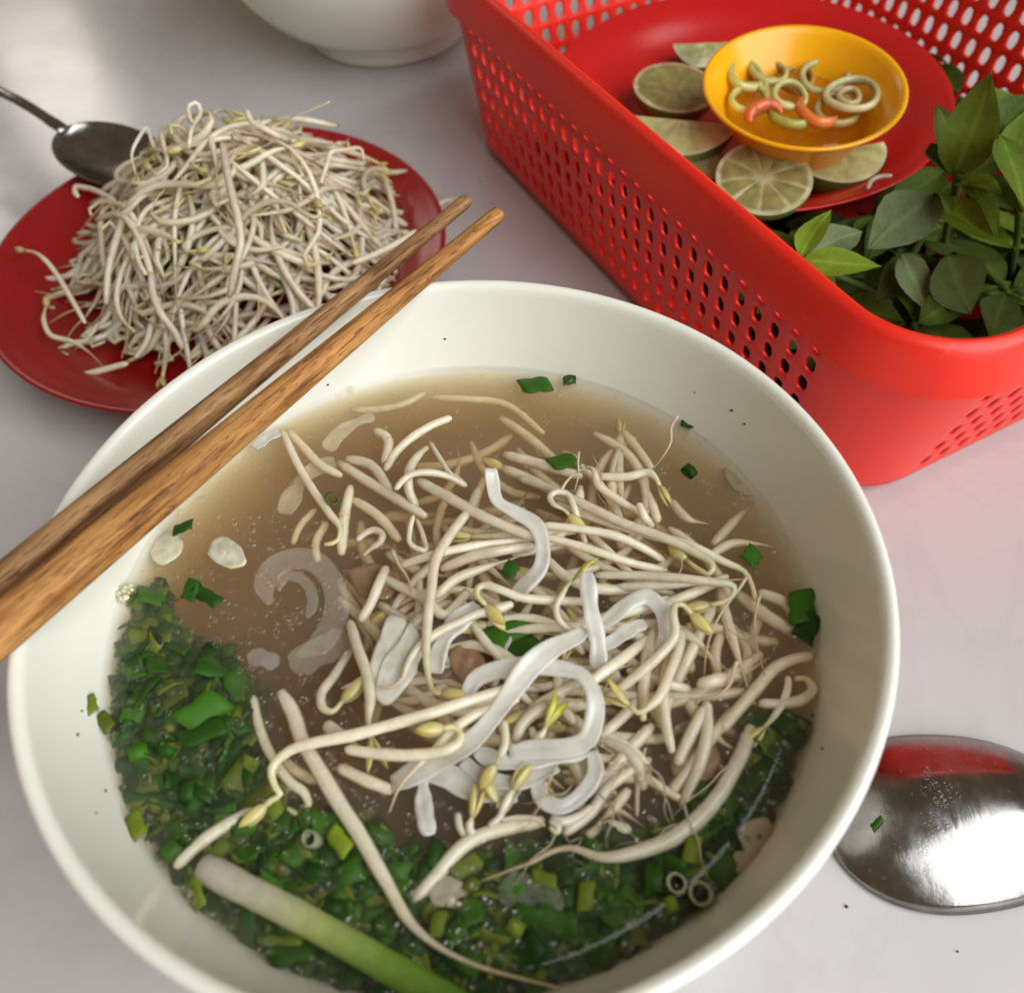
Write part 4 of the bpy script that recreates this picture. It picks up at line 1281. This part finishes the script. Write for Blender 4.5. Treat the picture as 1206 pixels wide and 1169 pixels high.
T0, T1 = .06, .955
tl = [0, T0] + [T0 + (T1 - T0) * (r_ + .5 * h_) / ROWS for r_ in range(ROWS) for h_ in (1, 2)] + [1]
NC = {0: 27, 1: 16, 2: 27, 3: 16}
for side in range(4):
    n = NC[side]
    f = lambda s, t: vadd(blend(loop_pt, side, s, t))
    for c_ in range(n):
        s0, s1 = c_ / n, (c_ + 1) / n
        sm = (s0 + s1) / 2
        for (ta, tb_) in ((0, T0), (T1, 1)):
            fs.append((f(s0, ta), f(sm, ta), f(sm, tb_), f(s0, tb_))); fs.append((f(sm, ta), f(s1, ta), f(s1, tb_), f(sm, tb_)))
        for r_ in range(ROWS):
            ta, tb_ = T0 + (T1 - T0) * r_ / ROWS, T0 + (T1 - T0) * (r_ + 1) / ROWS
            tm = (ta + tb_) / 2
            outer = [f(s0, ta), f(sm, ta), f(s1, ta), f(s1, tm), f(s1, tb_), f(sm, tb_), f(s0, tb_), f(s0, tm)]
            hw, hh = (s1 - s0) * .27, (tb_ - ta) * .36
            inner = []
            for (x_, y_) in ((-.72, -.80), (0, -1), (.72, -.80), (1, 0), (.72, .80), (0, 1), (-.72, .80), (-1, 0)):
                inner.append(f(sm + hw * x_, tm + hh * y_))
            for k in range(8):
                k2 = (k + 1) % 8
                fs.append((outer[k], outer[k2], inner[k2], inner[k]))
    for k_ in range(1):
        ns = 8
        g = lambda s, t: vadd(blend(corner_pt, side, s, t))
        for c_ in range(ns):
            for ta, tb_ in zip(tl, tl[1:]):
                fs.append((g(c_ / ns, ta), g((c_ + 1) / ns, ta), g((c_ + 1) / ns, tb_), g(c_ / ns, tb_)))
wall = link('basket_wall', mkmesh('basket_wall', vs, fs, M_basket), basket)
md = wall.modifiers.new('thick', 'SOLIDIFY'); md.thickness = .0018; md.offset = -1
md = wall.modifiers.new('edge', 'BEVEL'); md.width = .0004; md.segments = 1; md.limit_method = 'ANGLE'; md.angle_limit = R(50)
# floor with a lattice of slots (its rounded foot curves in below the wall)
def perimeter(rect, ns=10):
    out = []
    for side in range(4):
        for c_ in range(12):
            out.append(loop_pt(rect, side, c_ / 12))
        for c_ in range(ns):
            out.append(corner_pt(rect, side, c_ / ns))
    return out
def grow(rect, g, z):
    u0, u1, v0, v1, r, _ = rect
    return (u0 - g, u1 + g, v0 - g, v1 + g, r + g, z)
rings = [perimeter(grow(BB, 0.0, .006)), perimeter(grow(BB, -.0012, .0025)), perimeter(grow(BB, -.004, .0006)), perimeter(grow(BB, -.012, .0006)), perimeter(grow(BB, -.024, .0012))]
vs, fs = [], []
n = len(rings[0])
for rg in rings: vs += [p - bo0 for p in rg]
for a in range(len(rings) - 1):
    for k in range(n):
        fs.append((a * n + k, (a + 1) * n + k, (a + 1) * n + (k + 1) % n, a * n + (k + 1) % n))
fs.append(tuple((len(rings) - 1) * n + k for k in range(n)))
fl = link('basket_floor', mkmesh('basket_floor', vs, fs, M_basket), basket)
md = fl.modifiers.new('thick', 'SOLIDIFY'); md.thickness = .0016; md.offset = 1
# rim: a folded band with rounded top and a skirt outside the wall
rr = [(.0005, .0775), (.0046, .0728), (.0056, .0732), (.0052, .0790), (.0036, .0850), (.0026, .0892), (.0012, .0908), (-.0006, .0912), (-.0022, .0904), (-.0029, .0880), (-.0030, .0830), (-.0028, .0775)]
rings = [perimeter(grow(BT, g, z), 14) for g, z in rr]
vs, fs = [], []
n = len(rings[0])
for rg in rings: vs += [p - bo0 for p in rg]
A = len(rings)
for a in range(A):
    for k in range(n):
        b2_ = (a + 1) % A
        fs.append((a * n + k, a * n + (k + 1) % n, b2_ * n + (k + 1) % n, b2_ * n + k))
rim_me = mkmesh('basket_rim', vs, fs, M_basket)
rim_me.set_sharp_from_angle(angle=R(38))
link('basket_rim', rim_me, basket)

# ------------------------------------------------------------------ red plate, yellow dish, limes
PC = Vector((.1320, .2765, 0))
zp = .052
nrm = Vector((-.025, -.03, 1)).normalized()
rp = empty('red_plate', 'red round plate inside the basket holding limes and a yellow dish', 'plate', PC + Vector((0, 0, zp - .020)))
rp.rotation_mode = 'QUATERNION'
rp.rotation_quaternion = Vector((0, 0, 1)).rotation_difference(nrm)
link('plate_body', mkmesh('plate_body', *lathe(plate_profile(.0910, .0225, .0045, .055), 96), M_redplate_b), rp)
PF = zp - .020 + .0045        # plate floor height
YC = at(947, 100, .077)
yn = Vector((-.0227, -.115, 1)).normalized()
yd = empty('sauce_dish', 'small yellow dish of pickled chili slices on the red plate in the basket', 'dish', YC - yn * .034)
yd.rotation_mode = 'QUATERNION'
yd.rotation_quaternion = Vector((0, 0, 1)).rotation_difference(yn)
yp = [(0, .0025), (.016, .0025), (.0175, 0), (.0195, .0005), (.021, .004)] + smooth_profile([(.026, .012), (.033, .024), (.0385, .0315)], 8) + \
     [(.0405, .0328), (.0413, .0336), (.0411, .0345), (.0402, .0347), (.039, .0341)] + smooth_profile([(.0375, .032), (.032, .0235), (.0255, .0125), (.019, .0062), (.010, .0048)], 14) + [(0, .0046)]
link('dish_body', mkmesh('dish_body', *lathe(yp, 80), M_yellow), yd)
yq = yd.rotation_quaternion
def ydp(x, y, z):
    return yd.location + yq @ Vector((x, y, z))
# vinegar inside
vv, vf = lathe([(0, .0193), (.015, .0193), (.0294, .0193), (.0290, .0183), (.0250, .0122), (.019, .0066), (0, .0050)][::-1], 64)
vi = link('vinegar', mkmesh('vinegar', vv, vf, M_vinegar), None, yd.location)
vi.rotation_mode = 'QUATERNION'; vi.rotation_quaternion = yq
tag(vi, 'clear amber vinegar in the small yellow dish', 'vinegar')
VN = yq @ Vector((0, 0, 1))
VP = yd.location + VN * .0196
def at_plane(x, y, p0, n):
    d = (x - PW / 2) / FPX * RGT - (y - PH / 2) / FPX * UPV + FWD
    return CAM + d * ((p0 - CAM).dot(n) / d.dot(n))
def ring_slice(px, py, lift, Rm, r, az, tilt, col, label, arc=1.0, group='pickled chili slices'):
    n = 26
    vs, fs, cs = [], [], []
    seg = 10
    closed = arc >= .999
    m_ = n if closed else n + 1
    for k in range(m_):
        a = 2 * PI * arc * k / n
        rad = Vector((math.cos(a), math.sin(a), 0))
        p = rad * Rm * (1 + .06 * math.sin(2 * a + az) + .04 * math.sin(3 * a))
        e = 1.0 if closed else min(1, .35 + 3 * min(k, n - k) / n)
        for j in range(seg):
            b_ = 2 * PI * j / seg
            vs.append(p + rad * (r * e * .8 * math.cos(b_)) + Vector((0, 0, r * e * .95 * math.sin(b_))))
            s_ = 1.0 + .3 * math.cos(b_)
            cs.append(tuple(c_ * s_ for c_ in col))
    for k in range(n):
        k2 = (k + 1) % m_ if closed else k + 1
        for j in range(seg):
            j2 = (j + 1) % seg
            fs.append((k * seg + j, k2 * seg + j, k2 * seg + j2, k * seg + j2))
    if not closed:
        fs.append(tuple(range(seg))); fs.append(tuple(n * seg + j for j in range(seg))[::-1])
    loc = at_plane(px, py, VP + VN * lift, VN)
    o = link('chili_slice', mkmesh('chili_slice', vs, fs, M_chili, cs), None, loc, yq @ Quaternion((0, 0, 1), az) @ Quaternion((1, 0, 0), tilt))
    return tag(o, label, 'chili slice', group)
GC, RC = (.50, .50, .20), (.72, .15, .04)
ring_slice(1004, 111, .0056, .0108, .0019, .4, -.10, (.58, .55, .30), 'largest pale chili ring at the right of the yellow dish')
ring_slice(971, 90, .0028, .0096, .0018, -.3, .06, (.54, .54, .28), 'pale chili ring behind the largest one in the yellow dish')
ring_slice(883, 117, .0030, .0078, .0020, .6, .08, (.58, .58, .20), 'yellow green chili ring at the left front of the yellow dish')
ring_slice(878, 88, .0050, .0078, .0022, 1.2, .3, (.48, .46, .16), 'chili ring tilted against the left wall of the yellow dish')
ring_slice(922, 108, .0024, .0082, .0021, 1.6, .1, (.54, .54, .18), 'broken chili ring in the middle of the yellow dish', .55)
ring_slice(938, 94, .0000, .0072, .0018, .2, .05, (.44, .24, .05), 'sunken brownish chili ring at the back of the yellow dish')
ring_slice(930, 134, .0014, .0080, .0024, 2.6, .1, (.36, .36, .08), 'dark green chili ring at the front of the yellow dish', .6)
ring_slice(902, 139, .0030, .0068, .0035, .3, .15, RC, 'red chili slice at the left front of the yellow dish', .5)
ring_slice(964, 130, .0030, .0082, .0027, 1.9, .15, (.74, .22, .05), 'orange red chili slice in front of the pale rings in the yellow dish', .62)
ring_slice(905, 84, .0036, .0080, .0018, 2.0, .15, (.50, .48, .2), 'chili ring behind the left ones in the yellow dish')
ring_slice(930, 112, .0040, .0070, .0018, .9, .2, (.56, .55, .22), 'pale green chili ring in the centre of the yellow dish')
ring_slice(985, 130, .0016, .0085, .0020, 1.0, .05, (.46, .36, .13), 'brownish chili ring under the largest one in the yellow dish')
ring_slice(1000, 114, .0046, .0042, .0018, .5, .1, (.50, .38, .20), 'small chili core inside the largest ring')

LIME_R = ((.075, .15, .022), (.17, .22, .045))
def lime_cols(v, dull):
    c = []
    for p in v:
        k = noise.noise(p * 160) * .5 + .5
        c.append(tuple((a + (b_ - a) * k) * dull for a, b_ in zip(*LIME_R)))
    return c
def lime(center, face_n, Rl, cut, label, roll=0.0, dull=1.0, squash=1.0, seg_mix=1.0):
    """lime half: a ball cut by one plane (face_n) at cut * Rl over its middle"""
    root = empty('lime_piece', label, 'lime', center, 'lime pieces on the red plate')
    q = Vector((0, 0, 1)).rotation_difference(Vector(face_n).normalized()) @ Quaternion((0, 0, 1), roll)
    root.rotation_mode = 'QUATERNION'; root.rotation_quaternion = q
    zc_ = Rl * cut
    rc = math.sqrt(Rl * Rl - zc_ * zc_)
    prof = []
    a0 = math.asin(cut)
    n = 14
    for i in range(n + 1):
        a = a0 + (-PI / 2 - a0) * i / n
        prof.append((max(0, Rl * math.cos(a)), (Rl * math.sin(a) - zc_) * squash))
    prof[-1] = (0, prof[-1][1] - .0008)
    v, f = lathe(prof, 40)
    link('rind', mkmesh('rind', v, f, M_lime, lime_cols(v, dull)), root)
    vs, fs, cs = [], [], []
    NS = 9
    PI_C = (.52 * dull, .49 * dull, .28 * dull)
    FL = (.27 * dull, .245 * dull, .085 * dull)
    FM = tuple(a + (b_ - a) * seg_mix for a, b_ in zip(FL, (.45 * dull, .42 * dull, .22 * dull)))
    na = NS * 8
    radii = [(1.0, 0, 0), (.965, .0002, 0), (.925, .0002, 0), (.87, .0002, 1), (.7, .0006, 1), (.5, .0006, 1), (.3, .0004, 1), (.13, .0002, 0)]
    for (s_, z, kind) in radii:
        for k in range(na):
            a = 2 * PI * k / na
            ph = (k % 8) / 8
            wv = noise.noise(Vector((math.cos(a) * 2, math.sin(a) * 2, cut * 9)))
            seg_in = kind and .1 < ph < .9
            zz = z + (.0004 * math.sin(PI * ph) if seg_in else -.0002 * kind) + .0004 * kind * noise.noise(Vector((s_ * 9, k * .7, cut)))
            ss = s_ + (.05 * wv if kind else 0)
            a2 = a + .16 * noise.noise(Vector((k // 8 * 1.7, cut * 30, 2.0)))
            vs.append(Vector((rc * ss * math.cos(a2), rc * ss * math.sin(a2), zz)))
            f_ = 1 + .45 * noise.noise(Vector((math.cos(a) * s_ * 5, math.sin(a) * s_ * 5, cut * 50)))
            base = FL if seg_in else (FM if kind or s_ < .5 else PI_C)
            cs.append(tuple(x_ * f_ for x_ in base))
    vs.append(Vector((0, 0, .0001))); cs.append(FM)
    for a in range(len(radii) - 1):
        for k in range(na):
            k2 = (k + 1) % na
            fs.append((a * na + k, a * na + k2, (a + 1) * na + k2, (a + 1) * na + k))
    for k in range(na):
        fs.append(((len(radii) - 1) * na + k, (len(radii) - 1) * na + (k + 1) % na, len(vs) - 1))
    link('flesh', mkmesh('flesh', vs, fs, M_lime, cs), root)
    return root
def lime_wedge(p0, p1, tilt, open_deg, label, dull=1.0):
    """lime wedge: straight edge from p0 to p1, a half-moon cut face leaning towards the viewer, rind behind and below"""
    mid = (p0 + p1) / 2
    X = (p1 - p0).normalized()
    Rl = (p1 - p0).length / 2
    D = Vector((X.y, -X.x, 0)).normalized()          # horizontal, towards the near side
    D = (D - X * D.dot(X)).normalized()
    Nn = X.cross(D).normalized()
    if Nn.z < 0: Nn = -Nn
    D = (Quaternion(X, 0) @ D)
    Dt = (D * math.cos(tilt) - Nn * math.sin(tilt)).normalized()
    Nt = (Nn * math.cos(tilt) + D * math.sin(tilt)).normalized()
    root = empty('lime_piece', label, 'lime', mid, 'lime pieces on the red plate')
    om = R(open_deg)
    nt_, nf = 20, 10
    vs, fs = [], []
    for i in range(nt_ + 1):
        th = PI * i / nt_
        for j in range(nf + 1):
            ph = om * j / nf
            rr_ = Rl * (1 + .10 * (abs(math.cos(th)) ** 6))
            vs.append(X * (-rr_ * math.cos(th)) + (Dt * math.cos(ph) - Nt * math.sin(ph)) * (Rl * math.sin(th)))
    for i in range(nt_):
        for j in range(nf):
            a = i * (nf + 1) + j
            fs.append((a, a + 1, a + nf + 2, a + nf + 1))
    link('rind', mkmesh('rind', vs, fs, M_lime, lime_cols(vs, dull)), root)
    for face in (0, 1):
        vs, fs, cs = [], [], []
        dv = Dt if face == 0 else (Dt * math.cos(om) - Nt * math.sin(om))
        nv = Nt if face == 0 else -(Dt * math.sin(om) + Nt * math.cos(om)).normalized()
        nr = 7
        for i in range(nt_ + 1):
            th = PI * i / nt_
            for j in range(nr + 1):
                s_ = 1 - j / nr
                rr_ = Rl * (1 + .10 * (abs(math.cos(th)) ** 6)) * .999
                bulge = .0010 * math.sin(PI * min(1, s_ * 1.05)) * math.sin(th) * (1 + .8 * noise.noise(Vector((th * 3, s_ * 5, Rl * 900))))
                vs.append(X * (-rr_ * s_ * math.cos(th)) + dv * (Rl * .999 * s_ * math.sin(th)) + nv * bulge)
                f_ = 1 + .5 * noise.noise(Vector((th * 2.5, s_ * 4, Rl * 700)))
                base = (.62, .60, .36) if s_ > .9 else (.46, .45, .20) if s_ > .25 else (.60, .58, .36)
                cs.append(tuple(c_ * f_ * dull for c_ in base))
        for i in range(nt_):
            for j in range(nr):
                a = i * (nr + 1) + j
                q = (a, a + 1, a + nr + 2, a + nr + 1)
                fs.append(q)
        link('flesh', mkmesh('flesh', vs, fs, M_lime, cs), root)
    return root
lime(at(900, 209, PF + .0205), (-.05, -.26, 1), .0195, .12, 'round lime half with clear segments in front of the yellow dish', .3, squash=.52)
lime_wedge(at(746, 136, PF + .022), at(862, 147, PF + .022), .20, 105, 'pale lime wedge left of the yellow dish, lying under the brownish half', dull=1.15)
lime_wedge(at(772, 184, PF + .014), at(858, 181, PF + .014), .30, 100, 'lime wedge partly hidden behind the basket rim')
lime(at(795, 103, PF + .014), (.05, -.10, 1), .0195, .10, 'brownish lime half at the far left of the yellow dish', .5, dull=1.1, seg_mix=.1, squash=.62)
lime_wedge(at(796, 52, PF + .014), at(856, 50, PF + .014), .6, 90, 'small lime wedge peeping out behind the yellow dish', dull=.8)
lime_wedge(at(934, 186, PF + .016), at(1036, 168, PF + .016), .15, 110, 'lime wedge at the right under the yellow dish')
# little curved sprout bit on the bare red of the plate
sprout([at(x, y, PF + z) for (x, y), z in zip([(1022,222),(1026,213),(1036,208),(1050,207)], (.0175,.0185,.0190,.0195))], .0012, 'bb', None, 'short curved bean sprout bit on the bare red plate in the basket', None, n=12)

# ------------------------------------------------------------------ herbs
def leaf_mesh(L, W, fold, droop, k, col, under=None):
    nx, ny = 22, 12
    vs, fs, cs = [], [], []
    for i in range(nx + 1):
        t = i / nx
        w_ = W * .43 * (math.sin(PI * t ** .80) ** .95 if 0 < t < 1 else 0) * (1 + .016 * math.sin(t * 40 + k))
        for j in range(ny + 1):
            s = j / ny * 2 - 1
            x, y = L * t, w_ * s
            vein = .5 + .5 * math.cos((t * 9 - abs(s) * 1.6) * 2 * PI)
            z = abs(s) * w_ * fold - droop * L * t * t + .03 * L * math.sin(t * 5 + k) * s + L * .03 * noise.noise(Vector((t * 2.2, s * 1.1, k * 2.2)))
            z -= .00022 * (vein ** 2)
            y += L * .10 * math.sin(k * 2.1 + .6) * t * t
            z += .10 * y * math.sin(t * 3.0 + k * 1.3) + .0006 * math.exp(-(s * 6) ** 2)
            vs.append(Vector((x, y, z)))
            mid = math.exp(-(s * 9) ** 2) * .8 + .35 * vein ** 8 * (1 - abs(s) * .5)
            cs.append(tuple(c_ * (1 + .55 * mid) for c_ in col))
    for i in range(nx):
        for j in range(ny):
            a = i * (ny + 1) + j
            fs.append((a, a + ny + 1, a + ny + 2, a + 1))
    return mkmesh('leaf', vs, fs, M_leaf, cs)
LC = [(.120, .185, .020), (.078, .125, .018), (.19, .29, .022), (.175, .225, .10), (.095, .135, .025)]
LEAVES = {}
def leaf_data(L, W, fold, droop, ci, k):
    key = (round(L, 3), round(W, 3), round(fold, 1), round(droop, 1), ci, k % 3)
    if key not in LEAVES: LEAVES[key] = leaf_mesh(L, W, fold, droop, k % 3, LC[ci])
    return LEAVES[key]
def put_leaf(root, b0, t0, W, up, ci, fold=.35, droop=.12, k=0, label=None):
    d = t0 - b0
    L = d.length
    X = d.normalized()
    Z = (up - X * up.dot(X)).normalized()
    Y = Z.cross(X)
    q = Matrix((X, Y, Z)).transposed().to_quaternion()
    o = link('leaf', leaf_data(L, W, fold, droop, ci, k), root, b0 - root.location, q)
    if label: o['label'] = label
    return o
def stem_tube(root, P, r, col=(.10, .16, .04)):
    v, f, c = tube([p - root.location for p in P], lambda t: r * (1 - .4 * t), 7, 12, lambda t: col)
    return link('stem', mkmesh('stem', v, f, M_leaf, c), root)
GH = 'herb sprigs in the basket'
def sprig(label, loc):
    return empty('herb_sprig', label, 'herb', loc, GH)
Z_ = Vector((0, 0, 1))
def lf(root, bx, by, bz, tx, ty, tz, W, ci, up=(0, -.2, 1), **kw):
    put_leaf(root, at(bx, by, bz), at(tx, ty, tz), W / 1000, Vector(up), ci, **kw)
# sprig beside the red plate, near the long side of the basket
s1 = sprig('herb sprig with a bright flat leaf at the near edge of the red plate', at(945, 305, .062))
lf(s1, 946, 306, .064, 1037, 318, .066, 13, 2, (0, -.5, 1), fold=.25, droop=-.02, k=1)
lf(s1, 942, 302, .064, 972, 246, .072, 12, 2, (-.5, -.5, 1), fold=.5, droop=.0, k=2)
lf(s1, 938, 300, .063, 876, 262, .058, 13, 1, (-.1, -.3, 1), k=0)
lf(s1, 944, 306, .063, 935, 262, .060, 11, 0, (-.3, -.3, 1), k=1)
lf(s1, 952, 300, .062, 1015, 262, .066, 16, 3, (.2, -.4, 1), fold=.5, k=2)
lf(s1, 945, 310, .060, 990, 352, .050, 12, 0, (0, -.6, 1), k=1)
lf(s1, 950, 300, .060, 1000, 285, .062, 12, 1, (0, -.2, 1), k=0)
stem_tube(s1, [at(945, 305, .062), at(975, 320, .05), at(1030, 345, .03), at(1080, 380, .012)], .0016)
s2 = sprig('herb sprig with the broad pale grey green leaf turned underside up', at(1105, 232, .068))
lf(s2, 1103, 228, .070, 1020, 287, .062, 25, 3, (-.2, -.55, 1), fold=.15, droop=.05, k=1, label='broad pale grey green leaf')
lf(s2, 1102, 226, .070, 1128, 250, .075, 10, 0, (.3, -.4, 1), k=2)
lf(s2, 1100, 236, .066, 1190, 302, .064, 14, 2, (.1, -.6, .8), fold=.5, droop=-.05, k=0)
lf(s2, 1115, 300, .060, 1140, 372, .040, 25, 4, (.1, -.9, .6), fold=.2, droop=.0, k=1)
lf(s2, 1060, 300, .055, 1097, 358, .045, 14, 3, (-.2, -.8, .8), fold=.4, k=2)
lf(s2, 1085, 300, .052, 1030, 352, .040, 16, 1, (0, -.6, 1), k=0)
stem_tube(s2, [at(1105, 228, .068), at(1095, 260, .058), at(1070, 310, .045), at(1040, 360, .02)], .0016)
s3 = sprig('tall herb sprig with a long pointed leaf standing at the right of the plate', at(1125, 210, .075))
lf(s3, 1124, 208, .072, 1178, 84, .112, 22, 0, (-.55, -.75, .5), fold=.35, droop=-.04, k=0, label='tall pointed leaf')
lf(s3, 1128, 205, .070, 1112, 118, .088, 16, 4, (.2, -.8, .5), fold=.3, k=1)
lf(s3, 1140, 215, .074, 1187, 272, .070, 13, 2, (.3, -.6, 1), fold=.4, k=2)
lf(s3, 1128, 214, .070, 1178, 222, .080, 14, 2, (.1, -.6, 1), fold=.4, k=1)
lf(s3, 1120, 205, .070, 1100, 165, .075, 18, 1, (0, -.5, 1), k=0)
stem_tube(s3, [at(1128, 205, .074), at(1124, 235, .06), at(1115, 270, .045), at(1110, 330, .02)], .0018)
s4 = sprig('herb sprig at the right edge of the photo with bright green leaves', at(1200, 215, .08))
lf(s4, 1190, 205, .080, 1216, 118, .100, 18, 2, (-.4, -.7, .7), fold=.4, k=2)
lf(s4, 1205, 250, .082, 1190, 150, .094, 24, 0, (.2, -.8, .6), fold=.3, k=1)
lf(s4, 1196, 215, .08, 1240, 280, .08, 22, 1, (.2, -.5, 1), k=0)
lf(s4, 1180, 150, .07, 1215, 108, .082, 18, 1, (0, -.6, 1), k=2)
lf(s4, 1150, 140, .06, 1195, 112, .070, 20, 0, (0, -.6, 1), k=0)
stem_tube(s4, [at(1200, 215, .08), at(1200, 260, .06), at(1190, 330, .03)], .0018)
# darker sprigs filling the near end of the basket
def in_plate(p):
    return (Vector((p.x, p.y, 0)) - PC).length < .090
for i in range(28):
    u_, v_ = rnd.uniform(.012, .11), rnd.uniform(.175, .34)
    if 9 < i < 16: u_, v_ = rnd.uniform(.06, .22), rnd.uniform(.315, .345)
    z = rnd.uniform(.012, .042)
    base = uv(u_, v_, z)
    s = sprig('dark herb sprig lying low ' + ('along the right wall' if 9 < i < 16 else 'at the near left corner' if v_ < .23 else 'at the near right corner' if v_ > .29 else 'in the near middle') + ' of the basket', base)
    az = rnd.uniform(0, 2 * PI)
    stem_tube(s, [base + Vector((math.cos(az) * k * .008, math.sin(az) * k * .008, -.002 * k)) for k in range(4)], .0014)
    for j in range(7):
        a2 = az + j * 2.2 + rnd.uniform(-.5, .5)
        L = rnd.uniform(.026, .045)
        d = Vector((math.cos(a2), math.sin(a2), rnd.uniform(-.35, .35)))
        for _ in range(8):
            tip = base + d * L
            tu, tv = tip.dot(U), tip.dot(V)
            if .004 < tu < .28 and .156 < tv < .358 and not (in_plate(tip) and tip.z > .030): break
            a2 += .8; d = Vector((math.cos(a2), math.sin(a2), rnd.uniform(-.35, .1)))
        else:
            continue
        if tip.z < .006: tip.z = .006
        put_leaf(s, base + d * .003, tip, rnd.uniform(.014, .022), Vector((rnd.gauss(0, .3), rnd.gauss(-.2, .3), 1)), rnd.choice([0, 1, 1, 4]), fold=rnd.choice([.2, .4]), droop=rnd.choice([0, .1, .2]), k=j)
